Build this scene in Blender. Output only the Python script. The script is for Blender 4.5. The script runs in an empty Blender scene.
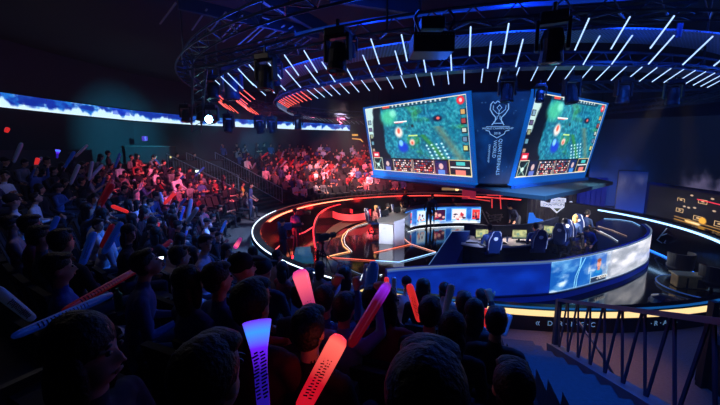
import bpy, bmesh, math, random
import numpy as np
from mathutils import Vector, Matrix, Euler, noise
from math import sin, cos, pi, radians as rad, atan2, hypot, sqrt
random.seed(7)
SC = bpy.context.scene
COL = SC.collection
# ------------------------------------------------------------------ camera
CAMZ, PITCH, F = 3.4, rad(8.75), 350.0
cam = bpy.data.cameras.new('camera'); camo = bpy.data.objects.new('camera', cam); COL.objects.link(camo)
cam.sensor_width = 36; cam.lens = F/720*36; cam.clip_start = .05; cam.clip_end = 200
camo.location = (0, 0, CAMZ); camo.rotation_euler = (pi/2-PITCH, 0, 0); SC.camera = camo
def ray(px, py):
    x = (px-360)/F; y = (202.5-py)/F
    return x, cos(PITCH)+y*sin(PITCH), -sin(PITCH)+y*cos(PITCH)
def at(px, py, z):                       # floor-plan point seen at a pixel, at height z
    x, y, zz = ray(px, py); t = (z-CAMZ)/zz
    return Vector((x*t, y*t, z))
def atd(px, py, d):                      # point at a given distance in depth
    x, y, zz = ray(px, py); t = d/y
    return Vector((x*t, d, CAMZ+zz*t))
def proj(p):
    z = p[2]-CAMZ; d = p[1]*cos(PITCH)-z*sin(PITCH); u = p[1]*sin(PITCH)+z*cos(PITCH)
    if d < .05: return -9999, -9999
    return 360+F*p[0]/d, 202.5-F*u/d
CX, CY, R = 4.53, 14.97, 8.84            # centre and radius of the stage pit
FZ = -.85                                # pit floor
def P(r, deg, z=0.): return Vector((CX+r*cos(rad(deg)), CY+r*sin(rad(deg)), z))
# ------------------------------------------------------------------ materials
def lin(c):
    if isinstance(c, str): c = tuple(int(c[i:i+2], 16) for i in (0, 2, 4))
    return tuple(((v/255/12.92) if v/255 <= .04045 else ((v/255+.055)/1.055)**2.4) for v in c)
MATS = {}
def mat(name, col=(128,128,128), rough=.6, metal=0, emit=None, es=1, noise_s=0, noise_a=.3, bump=0, alpha=1, trans=0, spec=.5, objcol=False):
    if name in MATS: return MATS[name]
    m = bpy.data.materials.new(name); m.use_nodes = True; nt = m.node_tree; N = nt.nodes; L = nt.links
    b = N['Principled BSDF']; c = lin(col)
    b.inputs['Base Color'].default_value = (*c, 1); b.inputs['Roughness'].default_value = rough
    b.inputs['Metallic'].default_value = metal; b.inputs['Specular IOR Level'].default_value = spec
    if trans: b.inputs['Transmission Weight'].default_value = trans
    if alpha < 1: b.inputs['Alpha'].default_value = alpha
    if emit is not None:
        b.inputs['Emission Color'].default_value = (*lin(emit), 1); b.inputs['Emission Strength'].default_value = es
    src = None
    if objcol:
        oi = N.new('ShaderNodeObjectInfo'); src = oi.outputs['Color']; L.new(src, b.inputs['Base Color'])
    if noise_s:
        tc = N.new('ShaderNodeTexCoord'); n = N.new('ShaderNodeTexNoise'); n.inputs['Scale'].default_value = noise_s
        n.inputs['Detail'].default_value = 5
        L.new(tc.outputs['Object'], n.inputs['Vector'])
        mx = N.new('ShaderNodeMix'); mx.data_type = 'RGBA'; mx.blend_type = 'MULTIPLY'; mx.inputs[0].default_value = 1
        mr = N.new('ShaderNodeMapRange'); mr.inputs[3].default_value = 1-noise_a; mr.inputs[4].default_value = 1+noise_a
        L.new(n.outputs['Fac'], mr.inputs[0])
        if src: L.new(src, mx.inputs[6])
        else: mx.inputs[6].default_value = (*c, 1)
        L.new(mr.outputs[0], mx.inputs[7]); L.new(mx.outputs[2], b.inputs['Base Color'])
        if bump:
            bp = N.new('ShaderNodeBump'); bp.inputs['Strength'].default_value = bump; bp.inputs['Distance'].default_value = .02
            L.new(n.outputs['Fac'], bp.inputs['Height']); L.new(bp.outputs[0], b.inputs['Normal'])
    MATS[name] = m
    return m
def screenmat(name, strength=1.):        # an LED screen showing the picture kept in the face colours
    m = bpy.data.materials.new(name); m.use_nodes = True; nt = m.node_tree; N = nt.nodes; L = nt.links
    b = N['Principled BSDF']; b.inputs['Base Color'].default_value = (.01, .01, .012, 1); b.inputs['Roughness'].default_value = .3
    a = N.new('ShaderNodeVertexColor'); a.layer_name = 'picture'
    L.new(a.outputs[0], b.inputs['Emission Color']); b.inputs['Emission Strength'].default_value = strength
    return m
M_dark = mat('black_wall_paint', (46,52,60), .8, noise_s=1.5, noise_a=.2)
M_ceil = mat('black_ceiling', (16,17,20), .85, noise_s=2, noise_a=.3)
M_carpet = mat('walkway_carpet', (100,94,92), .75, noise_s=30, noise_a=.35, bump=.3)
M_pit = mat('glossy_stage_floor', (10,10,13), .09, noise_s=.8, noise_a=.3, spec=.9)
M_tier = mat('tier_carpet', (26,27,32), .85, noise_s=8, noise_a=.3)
M_black = mat('black_powder_coat', (18,18,20), .45)
M_gloss = mat('gloss_black_panel', (10,10,12), .2)
M_metal = mat('dark_steel', (52,56,64), .4, .8)
M_bluemetal = mat('blue_grey_painted_steel', (56,70,92), .45, .5)
M_white = mat('white_laminate', (226,230,238), .35)
M_skin = mat('skin', (214,160,132), .55)
M_skin2 = mat('skin_tan', (190,136,106), .55)
M_top = mat('cloth_top', objcol=True, rough=.85, noise_s=9, noise_a=.25, bump=.3)
M_trou = mat('dark_trousers', (40,46,62), .85, noise_s=12, noise_a=.25)
M_jean = mat('blue_jeans', (70,104,150), .85, noise_s=12, noise_a=.25)
M_shoe = mat('shoe_rubber', (60,60,64), .6)
M_hair = mat('black_hair', (16,13,13), .5, noise_s=60, noise_a=.5, bump=.6)
M_blond = mat('blond_hair', (212,168,96), .5, noise_s=60, noise_a=.4, bump=.6)
M_cap = mat('cap_cloth', (22,24,32), .8)
M_eye = mat('eye_dark', (12,10,10), .3)
M_lip = mat('lip', (150,70,66), .5)
M_seat = mat('seat_fabric', (30,32,40), .8, noise_s=20, noise_a=.25, bump=.2)
M_seatb = mat('seat_plastic', (28,30,36), .45)
M_silver = mat('silver_print', (190,205,220), .4, .3)
# ------------------------------------------------------------------ mesh helpers
class MB:
    def __init__(s): s.v = []; s.f = []; s.m = []
    def add(s, vs, fs, mi=0):
        o = len(s.v); s.v += [tuple(v) for v in vs]; s.f += [tuple(i+o for i in f) for f in fs]; s.m += [mi]*len(fs); return s
    def box(s, c, d, rz=0, mi=0, rx=0, ry=0, taper=1.):
        M = Euler((rx, ry, rz)).to_matrix(); c = Vector(c)
        vs = [c+M @ Vector((x*d[0]/2*(taper if z > 0 else 1), y*d[1]/2*(taper if z > 0 else 1), z*d[2]/2)) for z in (-1,1) for y in (-1,1) for x in (-1,1)]
        return s.add(vs, [(0,2,3,1),(4,5,7,6),(0,1,5,4),(2,6,7,3),(0,4,6,2),(1,3,7,5)], mi)
    def bar(s, a, b, w, h=None, mi=0):                    # square bar from a to b
        a = Vector(a); b = Vector(b); h = h or w; d = (b-a).normalized()
        up = Vector((0,0,1)) if abs(d.z) < .95 else Vector((0,1,0))
        x = d.cross(up).normalized()*w/2; y = x.cross(d).normalized()*h/2
        vs = [p+sx*x+sy*y for p in (a, b) for sx, sy in ((-1,-1),(1,-1),(1,1),(-1,1))]
        return s.add(vs, [(3,2,1,0),(4,5,6,7),(0,1,5,4),(1,2,6,5),(2,3,7,6),(3,0,4,7)], mi)
    def tube(s, pts, r, n=8, mi=0, closed=False):         # round tube along points, radius may vary
        pts = [Vector(p) for p in pts]; k = len(pts); rs = r if isinstance(r, (list, tuple)) else [r]*k
        vs = []; prev = None
        for i, p in enumerate(pts):
            if closed: d = pts[(i+1) % k]-pts[i-1]
            else: d = pts[min(i+1, k-1)]-pts[max(i-1, 0)]
            d.normalize(); up = Vector((0,0,1)) if abs(d.z) < .95 else Vector((0,1,0))
            x = d.cross(up).normalized()
            if prev is not None and x.dot(prev) < 0: x = -x
            prev = x; y = x.cross(d)
            vs += [p+rs[i]*(cos(2*pi*j/n)*x+sin(2*pi*j/n)*y) for j in range(n)]
        fs = [(i*n+j, i*n+(j+1) % n, ((i+1) % k)*n+(j+1) % n, ((i+1) % k)*n+j) for i in range(k if closed else k-1) for j in range(n)]
        if not closed: fs += [tuple(range(n)), tuple((k-1)*n+j for j in range(n))[::-1]]
        return s.add(vs, fs, mi)
    def lathe(s, prof, c=(0,0,0), n=24, mi=0, M=None):    # profile (r,z) about z, closed ends where r is small
        vs = []; c = Vector(c); M = M or Matrix.Identity(3)
        for r, z in prof: vs += [c+M @ Vector((r*cos(2*pi*j/n), r*sin(2*pi*j/n), z)) for j in range(n)]
        k = len(prof); fs = [(i*n+j, i*n+(j+1) % n, (i+1)*n+(j+1) % n, (i+1)*n+j) for i in range(k-1) for j in range(n)]
        fs += [tuple(range(n))[::-1], tuple((k-1)*n+j for j in range(n))]
        return s.add(vs, fs, mi)
    def prism(s, poly, z0, z1, mi=0):                     # vertical prism on plan polygon
        n = len(poly); vs = [(p[0], p[1], z0) for p in poly]+[(p[0], p[1], z1) for p in poly]
        return s.add(vs, [tuple(range(n))[::-1], tuple(range(n, 2*n))]+[(i, (i+1) % n, n+(i+1) % n, n+i) for i in range(n)], mi)
    def ring(s, prof, a0, a1, n, mi=0, c=(CX, CY), close=False):     # closed profile (r,z) swept about the pit centre
        full = abs(a1-a0) >= 359.9; k = len(prof); vs = []
        cnt = n if full else n+1
        for i in range(cnt):
            a = rad(a0+(a1-a0)*i/n)
            vs += [(c[0]+r*cos(a), c[1]+r*sin(a), z) for r, z in prof]
        fs = []
        for i in range(n):
            i2 = (i+1) % cnt
            for j in range(k if k > 2 else 1):
                fs.append((i*k+j, i2*k+j, i2*k+(j+1) % k, i*k+(j+1) % k))
        if not full and k > 2: fs += [tuple(range(k)), tuple(n*k+j for j in range(k))[::-1]]
        return s.add(vs, fs, mi)
    def sheet(s, bot, top, mi=0, th=0.):                  # wall between two polylines
        n = len(bot); vs = [Vector(p) for p in bot]+[Vector(p) for p in top]
        fs = [(i, i+1, n+i+1, n+i) for i in range(n-1)]
        if th:
            nr = []
            for i in range(n):
                d = Vector(bot[min(i+1,n-1)])-Vector(bot[max(i-1,0)]); nr.append(Vector((-d.y, d.x, 0)).normalized()*th)
            vs += [Vector(p)+nr[i] for i, p in enumerate(bot)]+[Vector(p)+nr[i] for i, p in enumerate(top)]
            fs += [(2*n+i+1, 2*n+i, 3*n+i, 3*n+i+1) for i in range(n-1)]
            fs += [(n+i, n+i+1, 3*n+i+1, 3*n+i) for i in range(n-1)]+[(i+1, i, 2*n+i, 2*n+i+1) for i in range(n-1)]
            fs += [(0, n, 3*n, 2*n), (n-1, 3*n-1, 4*n-1, 2*n-1)]
        return s.add(vs, fs, mi)
    def mesh(s, name, mats, smooth=False):
        me = bpy.data.meshes.new(name); me.from_pydata(s.v, [], s.f); me.validate()
        bm = bmesh.new(); bm.from_mesh(me); bmesh.ops.recalc_face_normals(bm, faces=bm.faces); bm.to_mesh(me); bm.free()
        for m in (mats if isinstance(mats, (list, tuple)) else [mats]): me.materials.append(m)
        if len(me.polygons) == len(s.m): me.polygons.foreach_set('material_index', s.m)
        if smooth: me.polygons.foreach_set('use_smooth', [True]*len(me.polygons))
        return me
    def build(s, name, mats, parent=None, smooth=False, bevel=0):
        o = link(name, s.mesh(name, mats, smooth), parent)
        if bevel:
            b = o.modifiers.new('bevel', 'BEVEL'); b.width = bevel; b.segments = 2; b.limit_method = 'ANGLE'
        return o
def link(name, data, parent=None, M=None):
    o = bpy.data.objects.new(name, data); COL.objects.link(o)
    if parent is not None:
        o.parent = parent; o.matrix_parent_inverse = Matrix.Identity(4)
    if M is not None: o.matrix_world = M
    return o
def tag(o, label=None, cat=None, group=None, kind=None):
    if label: o['label'] = label
    if cat: o['category'] = cat
    if group: o['group'] = group
    if kind: o['kind'] = kind
    return o
def empty(name, loc=(0,0,0), rz=0):
    o = bpy.data.objects.new(name, None); COL.objects.link(o); o.location = loc; o.rotation_euler = (0,0,rz); o.empty_display_size = .1
    return o
def struct(o): o['kind'] = 'structure'; return o
def copy_tree(o, parent=None):
    c = o.copy(); COL.objects.link(c); c.parent = parent
    for ch in [x for x in o.children]: copy_tree(ch, c)
    return c
ONES = 'zeroth first second third fourth fifth sixth seventh eighth ninth tenth eleventh twelfth thirteenth fourteenth fifteenth sixteenth seventeenth eighteenth nineteenth'.split()
TENS = {2:'twent', 3:'thirt', 4:'fort', 5:'fift', 6:'sixt', 7:'sevent', 8:'eight', 9:'ninet'}
def ordn(n):
    if n < 20: return ONES[n]
    t, u = divmod(n, 10)
    if t >= 10: return 'hundred-and-'+ordn(n-100) if n > 100 else 'hundredth'
    return TENS[t]+('ieth' if u == 0 else 'y-'+ONES[u])
def text_mesh(body, size, mat_, name='lettering', M=None, parent=None, extrude=.004, spacing=1., align='CENTER'):
    cu = bpy.data.curves.new(name, 'FONT'); cu.body = body; cu.size = size; cu.extrude = extrude; cu.align_x = align; cu.align_y = 'CENTER'
    cu.space_character = spacing
    to = bpy.data.objects.new('tmp', cu); COL.objects.link(to)
    dg = bpy.context.evaluated_depsgraph_get(); dg.update()
    me = bpy.data.meshes.new_from_object(to.evaluated_get(dg)); bpy.data.objects.remove(to); bpy.data.curves.remove(cu)
    me.materials.clear(); me.materials.append(mat_)
    if M is not None: me.transform(M)
    return link(name, me, parent)
def frame_M(o, x, z):                   # matrix with local x along x, local y along z(up), facing out
    x = Vector(x).normalized(); z = Vector(z).normalized(); n = x.cross(z)
    M = Matrix((x, z, n)).transposed().to_4x4(); M.translation = Vector(o); return M
# ------------------------------------------------------------------ pictures for the LED screens
def fbm(X, Y, seed=0, octv=4):
    rng = np.random.default_rng(seed); out = np.zeros_like(X, dtype=float); amp = 1; tot = 0
    for o in range(octv):
        g = rng.random((64, 64)); fx = (X*2**o) % 63; fy = (Y*2**o) % 63
        x0 = np.floor(fx).astype(int); y0 = np.floor(fy).astype(int); tx = fx-x0; ty = fy-y0
        tx = tx*tx*(3-2*tx); ty = ty*ty*(3-2*ty)
        v = (g[y0, x0]*(1-tx)+g[y0, x0+1]*tx)*(1-ty)+(g[y0+1, x0]*(1-tx)+g[y0+1, x0+1]*tx)*ty
        out += v*amp; tot += amp; amp *= .5
    return out/tot
class Pic:                               # y down, 0..1 coordinates in both directions
    def __init__(s, w, h, col=(0,0,0)):
        s.w, s.h = w, h; s.a = np.zeros((h, w, 3)); s.a[:] = col
        s.Y, s.X = np.mgrid[0:h, 0:w]; s.X = (s.X+.5)/w; s.Y = (s.Y+.5)/h
    def blend(s, mask, col): 
        mask = np.clip(mask, 0, 1)[..., None]; s.a = s.a*(1-mask)+np.array(col, float)*mask
    def rect(s, x0, y0, x1, y1, col, al=1): s.blend(((s.X >= x0) & (s.X < x1) & (s.Y >= y0) & (s.Y < y1))*al, col)
    def frame(s, x0, y0, x1, y1, t, col, fill=None):
        s.rect(x0, y0, x1, y1, col); s.rect(x0+t, y0+t*s.w/s.h, x1-t, y1-t*s.w/s.h, fill or (0,0,0))
    def ell(s, cx, cy, rx, ry, col, soft=.2, al=1):
        d = np.hypot((s.X-cx)/rx, (s.Y-cy)/ry); s.blend(np.clip((1-d)/soft, 0, 1)*al, col)
    def line(s, x0, y0, x1, y1, w, col, al=1):
        px, py = s.X-x0, (s.Y-y0)*s.h/s.w; dx, dy = x1-x0, (y1-y0)*s.h/s.w; L2 = dx*dx+dy*dy+1e-12
        t = np.clip((px*dx+py*dy)/L2, 0, 1); d = np.hypot(px-t*dx, py-t*dy); s.blend(np.clip((w-d)/w*2, 0, 1)*al, col)
    def build(s, name, surf, mat_, parent=None):          # surf(u,v) -> point, v up
        w, h = s.w, s.h
        vs = [tuple(surf(i/w, 1-j/h)) for j in range(h+1) for i in range(w+1)]
        fs = [(j*(w+1)+i, (j+1)*(w+1)+i, (j+1)*(w+1)+i+1, j*(w+1)+i+1) for j in range(h) for i in range(w)]
        me = bpy.data.meshes.new(name); me.from_pydata(vs, [], fs); me.materials.append(mat_)
        c = np.clip(s.a, 0, 255)/255; c = np.where(c <= .04045, c/12.92, ((c+.055)/1.055)**2.4)
        rgba = np.ones((h*w, 4)); rgba[:, :3] = c.reshape(-1, 3)
        ca = me.color_attributes.new('picture', 'FLOAT_COLOR', 'CORNER')
        ca.data.foreach_set('color', np.repeat(rgba, 4, axis=0).astype(np.float32).ravel())
        return link(name, me, parent)
def quad_surf(bl, br, tl, tr):
    bl, br, tl, tr = map(Vector, (bl, br, tl, tr))
    return lambda u, v: (bl*(1-u)+br*u)*(1-v)+(tl*(1-u)+tr*u)*v
S_game = screenmat('game_screen_led', 1.5); S_led = screenmat('led_wall', 1.35); S_dim = screenmat('dim_led_wall', .8)
def game_pic():
    p = Pic(200, 112, (16,104,132)); X, Y = p.X, p.Y
    n = fbm(X*9, Y*6, 1); n2 = fbm(X*22, Y*14, 2)
    p.blend((n-.4)*1.5, (40,150,160)); p.blend((n2-.55)*3, (18,84,120)); p.blend((fbm(X*6, Y*5, 5)-.5)*4, (14,104,150))
    p.blend(np.clip((fbm(X*9, Y*8, 8)-.60)*6, 0, 1)*(X > .45)*.8, (46,130,70))
    n3 = fbm(X*60, Y*34, 15, 3); p.blend(np.clip((n3-.5)*3, 0, 1)*.55, (90,200,205)); p.blend(np.clip((.47-n3)*4, 0, 1)*.5, (8,60,90))
    p.blend(np.clip(1-abs((X-.66)-(Y-.55)*.55)/.04, 0, 1)*(Y > .45)*.9, (48,130,52))
    p.blend(np.clip(1-abs((X-.86)-(Y-.62)*.4)/.06, 0, 1)*(Y > .35)*.7, (110,120,96))
    p.blend(np.clip((.17+.12*n-X)/.03, 0, 1)*(Y < .8), (8,16,30))
    p.blend(np.clip((.09-.10*(Y-.1)+.03*n2-X)/.02, 0, 1)*(Y < .45), (176,206,204))
    p.ell(.27, .17, .12, .17, (84,210,150), .6, .7); p.ell(.33, .12, .05, .07, (150,236,210), .6, .7)
    for cx, cy, rx, ry, c in ((.37,.40,.055,.10,(226,214,206)), (.37,.38,.02,.05,(220,90,70)), (.40,.62,.07,.10,(20,60,190)), (.38,.56,.03,.06,(120,190,250)),
                              (.50,.55,.035,.06,(230,190,170)), (.50,.56,.015,.03,(210,90,70)), (.76,.25,.05,.05,(16,22,50)), (.765,.245,.02,.025,(230,100,90)), (.52,.32,.02,.03,(20,50,60))):
        p.ell(cx, cy, rx, ry, c, .5)
    p.rect(.33, .24, .47, .255, (230,230,230)); p.rect(.34,.262,.43,.27,(220,70,60)); p.rect(.47,.45,.56,.462,(190,220,120))
    for i in range(4):
        for j in range(5): p.ell(.64+i*.045+j*.012, .60+j*.045-i*.008, .014, .018, (190,226,232), .6)
    p.rect(.2, .0, .86, .05, (20,50,70), .75); p.rect(.22,.01,.3,.04,(210,70,60)); 
    for i in range(12): p.rect(.33+i*.042, .012, .345+i*.042, .04, (200,220,230), .8)
    p.ell(.955, .06, .035, .06, (220,40,50), .3); p.ell(.955,.06,.015,.03,(250,190,190),.4)
    for i in range(5):
        y = .16+i*.11; p.rect(.945, y, .99, y+.075, (30,30,44)); p.rect(.952, y+.01, .982, y+.06, ((190,150,90),(150,60,60),(180,190,180),(90,120,150),(190,190,120))[i])
        p.rect(.012, y+.03, .055, y+.10, (24,30,44)); p.rect(.018, y+.04, .048, y+.09, ((120,150,170),(90,80,120),(140,150,120),(90,140,160),(160,130,110))[i])
    p.rect(.02, .70, .10, .79, (200,40,60)); p.rect(.035,.72,.085,.76,(250,210,215))
    p.rect(0, .79, 1, 1, (14,26,38))
    p.frame(.02, .785, .13, .995, .006, (200,210,190), (16,30,36)); p.line(.04,.97,.11,.82,.008,(90,140,140)); p.line(.03,.86,.10,.97,.006,(140,170,160)); p.ell(.07,.9,.02,.03,(190,220,210))
    for x in (.14, .70):
        p.rect(x, .80, x+.1, .995, (16,24,56) if x < .5 else (14,40,90)); p.ell(x+.05, .88, .022, .045, (200,170,170)); p.rect(x+.02,.93,x+.08,.99,(90,110,190) if x<.5 else (60,130,210))
    rng = random.Random(3)
    for c, x0, x1 in ((0, .26, .47), (1, .48, .69)):
        p.frame(x0, .80, x1, .995, .003, (200,180,170), (24,14,20))
        for r in range(6):
            y = .815+r*.03
            for k in range(10):
                cc = rng.choice([(210,70,70),(230,220,220),(120,60,80),(230,200,190),(60,90,130),(30,20,30)])
                p.rect(x0+.01+k*.0198, y, x0+.024+k*.0198, y+.018, cc)
    p.frame(.82, .79, .995, .995, .005, (210,190,130), (18,36,50)); p.rect(.88,.81,.95,.86,(60,180,180)); p.rect(.83,.875,.985,.89,(200,210,210)); p.rect(.83,.9,.985,.905,(210,200,140)); p.rect(.87,.92,.95,.98,(220,120,110))
    for e in ((0,0,1,.008),(0,.992,1,1),(0,0,.005,1),(.995,0,1,1)): p.rect(*e, (226,220,190))
    return p
def cloud(p, seed, cover, col=(225,236,246), sx=6, sy=4, mask=1., k=4): p.blend(np.clip((fbm(p.X*sx, p.Y*sy, seed, 5)-cover)*k, 0, 1)*mask, col)
# ================================================================== SETTING
def arcp(r, a0, a1, n, z): return [P(r, a0+(a1-a0)*i/n, z) for i in range(n+1)]
# floors
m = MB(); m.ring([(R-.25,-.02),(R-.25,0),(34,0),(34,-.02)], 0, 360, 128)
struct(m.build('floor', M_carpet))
m = MB(); m.ring([(0.01,FZ-.05),(0.01,FZ),(R-.2,FZ),(R-.2,FZ-.05)], 0, 360, 96)
struct(m.build('floor', M_pit))
# room shell: left wall, curved back wall, right wall, rear wall behind the camera
WP = [(-14.2,-5),(-14.0,13),(-13.7,16.5),(-13.0,20.5),(-11.3,24),(-8.9,26.5),(-5,29.8),(-1,31.8),(6,32.5),(13,30.5),(17.5,27)]
wall = MB(); wall.sheet([(x,y,0) for x,y in WP], [(x,y,7.6) for x,y in WP], th=.2)
struct(wall.build('wall_back', M_dark))
m = MB(); m.sheet([(17.5,27,0),(22,18,0),(22,-5,0)], [(17.5,27,7.6),(22,18,7.6),(22,-5,7.6)], th=.2)
struct(m.build('wall_right', M_dark))
m = MB(); m.sheet([(22,-5,0),(-14.2,-5,0)], [(22,-5,7.6),(-14.2,-5,7.6)], th=.2)
struct(m.build('wall_front', M_dark))
m = MB(); m.box((4,14,7.65),(38,38.5,.1)); struct(m.build('ceiling', M_ceil))
# LED ribbon on the wall
def wall_interp(t):
    ln = [0]
    for i in range(1, len(WP)): ln.append(ln[-1]+hypot(WP[i][0]-WP[i-1][0], WP[i][1]-WP[i-1][1]))
    d = t
    for i in range(1, len(WP)):
        if d <= ln[i] or i == len(WP)-1:
            k = (d-ln[i-1])/(ln[i]-ln[i-1]); return Vector((WP[i-1][0]+(WP[i][0]-WP[i-1][0])*k, WP[i-1][1]+(WP[i][1]-WP[i-1][1])*k, 0))
def ribbon_surf(u, v):
    t = 15.5+u*(42.6-15.5); c = wall_interp(t); d = (wall_interp(t+.3)-wall_interp(t-.3)).normalized()
    n = Vector((d.y, -d.x, 0)); return c+n*.12+Vector((0,0,4.98+v*.56))
p = Pic(560, 12, (16,44,150)); 
cloud(p, 4, .45, (30,110,200), 60, 3); cloud(p, 9, .62, (140,200,240), 90, 4)
hh = fbm(p.X*70, p.Y*0, 12, 4); p.blend(np.clip((p.Y-(1.05-hh*1.15))*5, 0, 1), (196,228,250)); p.blend(np.clip((p.Y-.8)*4,0,1)*.7, (214,238,255))
p.rect(.32,0,.36,.6,(20,40,190),.5); p.rect(.44,0,.47,.5,(14,30,130),.5); p.rect(.15,0,.19,.7,(14,40,140),.7)
rb = empty('ribbon_screen', wall_interp(29)); rb.location = (0,0,0)
p.build('led_strip', ribbon_surf, screenmat('ribbon_led', 1.3), rb)
m = MB(); us = [i/60 for i in range(61)]
m.sheet([ribbon_surf(u, -.12)-Vector((0,0,0)) for u in us], [ribbon_surf(u, 0) for u in us], th=.06)
m.sheet([ribbon_surf(u, 1.0) for u in us], [ribbon_surf(u, 1.12) for u in us], th=.06)
m.build('housing', M_black, rb)
tag(rb, 'long narrow LED ribbon screen showing white clouds on blue high along the back wall', 'screen')
# ------------------------------------------------------------------ pit barrier
bar_ = empty('pit_barrier', (0,0,0))
tag(bar_, 'low circular barrier with lit rim around the sunken stage', 'barrier')
m = MB(); m.ring([(R-.32,FZ),(R-.32,.36),(R-.28,.4),(R,.4),(R+.05,.30),(R+.05,0),(R+.03,0),(R+.1,-.02),(R-.1,FZ)], 0, 360, 160)
m.build('wall_body', M_gloss, bar_)
def strip(name, prof, a0, a1, col, es, par=bar_):
    mm = MB(); mm.ring(prof, a0, a1, max(8, int(abs(a1-a0)*1.2)))
    return mm.build(name, mat('led_'+name+str(col), (20,20,20), .4, emit=col, es=es), par)
for dz in (0, .03, .06):
    strip('rim_light', [(R+.012+dz*.6,.398-dz),(R+.022+dz*.6,.378-dz),(R+.02+dz*.6,.36-dz),(R-.02,.36-dz)], 238, 330, (255,214,150), 1.25)
strip('rim_light', [(R-.14,.396),(R-.12,.408),(R-.05,.408),(R-.05,.396)], 238, 330, (20,110,200), .5)  # blue light on the inner ledge, put in as a faintly glowing strip
strip('rim_light', [(R-.03,.398),(R-.03,.415),(R+.005,.415),(R+.005,.398)], 168, 238, (215,236,255), 2.6)
strip('rim_light', [(R-.05,.400),(R-.05,.408),(R+.01,.408),(R+.01,.400)], 60, 168, (190,90,90), .6)
strip('rim_light', [(R-.40,.24),(R-.40,.28),(R-.31,.28),(R-.31,.24)], 126, 180, (255,130,96), 4.)
strip('rim_light', [(R-.40,.24),(R-.40,.28),(R-.31,.28),(R-.31,.24)], 50, 126, (255,70,62), 2.6)
strip('rim_light', [(R-.40,.20),(R-.40,.26),(R-.31,.26),(R-.31,.20)], -50, 21, (150,200,255), 3.)
strip('rim_light', [(R+.05,.03),(R+.07,.03),(R+.07,.05),(R+.05,.05)], 168, 215, (60,120,150), .5)
m = MB(); m.ring([(R+.052,.07),(R+.062,.07),(R+.062,.29),(R+.052,.29)], 172, 222, 50)
m.build('glass_panel', mat('teal_glass', (120,190,200), .15, alpha=1, noise_s=3, noise_a=.3), bar_)
# lettering on the near fascia, each character stands on the curve
def curve_text(s, a0, step, z, size, r=R+.058):
    for i, ch in enumerate(s):
        if ch == ' ': continue
        a = a0+step*i; o = P(r, a, z); n = Vector((cos(rad(a)), sin(rad(a)), 0)); x = Vector((-sin(rad(a)), cos(rad(a)), 0))
        text_mesh(ch, size, mat('lettering_paint', (150,190,225), .5, emit=(130,180,220), es=.35), 'lettering', frame_M(o, x, (0,0,1)), bar_, .003)
curve_text('«', 262.3, 1, .17, .17); curve_text('D·R·I·G·C', 263.7, .62, .165, .13)
curve_text('·R·A', 275.9, .62, .165, .13); curve_text('»', 279.2, 1, .17, .17)
# ------------------------------------------------------------------ seating tiers
def tier_z(k, base=.3): return base*k
R0, DR = 10.35, .86
def tiers(a0, a1, rows, rise, n, last=.9):
    m = MB()
    for k in range(1, rows):
        r0 = R0+DR*k-.42; r1 = R0+DR*(k+1)-.42+(last if k == rows-1 else 0)
        m.ring([(r0,0),(r0,rise*k),(r1,rise*k),(r1,0)], a0, a1, n)
    struct(m.build('floor', M_tier))
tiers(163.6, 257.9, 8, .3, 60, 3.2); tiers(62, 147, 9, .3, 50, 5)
# radial stair in between the two stands, and the one on the right of the camera
m = MB()
for i in range(14):
    r0 = R0+.5+i*.43; m.ring([(r0,0),(r0,.15*(i+1)),(r0+.43,.15*(i+1)),(r0+.43,0)], 147, 163.6, 10)
m.ring([(R0+.5+14*.43,0),(R0+.5+14*.43,2.1),(21,2.1),(21,0)], 147, 163.6, 10)
m2 = m; struct(m2.build('floor', M_tier))
m = MB()
for i in range(12):
    r0 = 9.55+i*.4; m.ring([(r0,0),(r0,.15*(i+1)),(r0+(.4 if i < 11 else 3),.15*(i+1)),(r0+(.4 if i < 11 else 3),0)], 257.5, 260.5, 5)
struct(m.build('floor', mat('stair_carpet', (44,56,74), .8, noise_s=25, noise_a=.35, bump=.3)))
# parapet wall behind the left stand
m = MB(); m.ring([(16.8,1.9),(16.8,3.35),(17.0,3.35),(17.0,1.9)], 176, 215, 40)
struct(m.build('wall_left', M_dark))
# tall dark booth and counter booth at the back of the left stand
def boxbooth(name, pts, z1, label, cat, extra=None):
    e = empty(name, (pts[0][0], pts[0][1], 0)); o = Vector(e.location)
    mm = MB(); mm.prism([Vector(p)-o for p in pts], 0, z1); mm.build('body', M_dark, e)
    mm = MB(); mm.prism([((Vector(p)-o)-(sum((Vector(q)-o for q in pts), Vector())/len(pts)))*1.04+sum((Vector(q)-o for q in pts), Vector())/len(pts) for p in pts], z1, z1+.06); mm.build('cap', M_black, e)
    tag(e, label, cat); return e
a = at(126,168,2.6); a = atd(126,160,19.5); b = atd(170,160,21.0)
boxbooth('control_booth', [(a.x,a.y,0),(b.x,b.y,0),(b.x-.8,b.y+2.5,0),(a.x-1.8,a.y+2.2,0)], 3.5, 'tall black control booth standing behind the left stand below the ribbon screen', 'booth')
a = atd(172,160,20.8); b = atd(222,160,23.5)
bo = boxbooth('counter_booth', [(a.x,a.y,0),(b.x,b.y,0),(b.x-.6,b.y+1.8,0),(a.x-1.6,a.y+1.8,0)], 2.6, 'dark panelled operator counter booth above the stair rails', 'booth')
# lit exit lamp on the booth front
q = atd(198,172,21.7)
ex = empty('stair_lamp', q); M = MB(); M.box((0,0,0),(.34,.1,.30)); M.build('lamp_housing', M_black, ex)
M = MB(); M.box((0,-.06,0),(.26,.02,.24)); M.build('lens', mat('exit_lens', emit=(214,240,220), es=2.2), ex)
tag(ex, 'small square lit white lamp on the booth wall above the stair', 'lamp')
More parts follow.
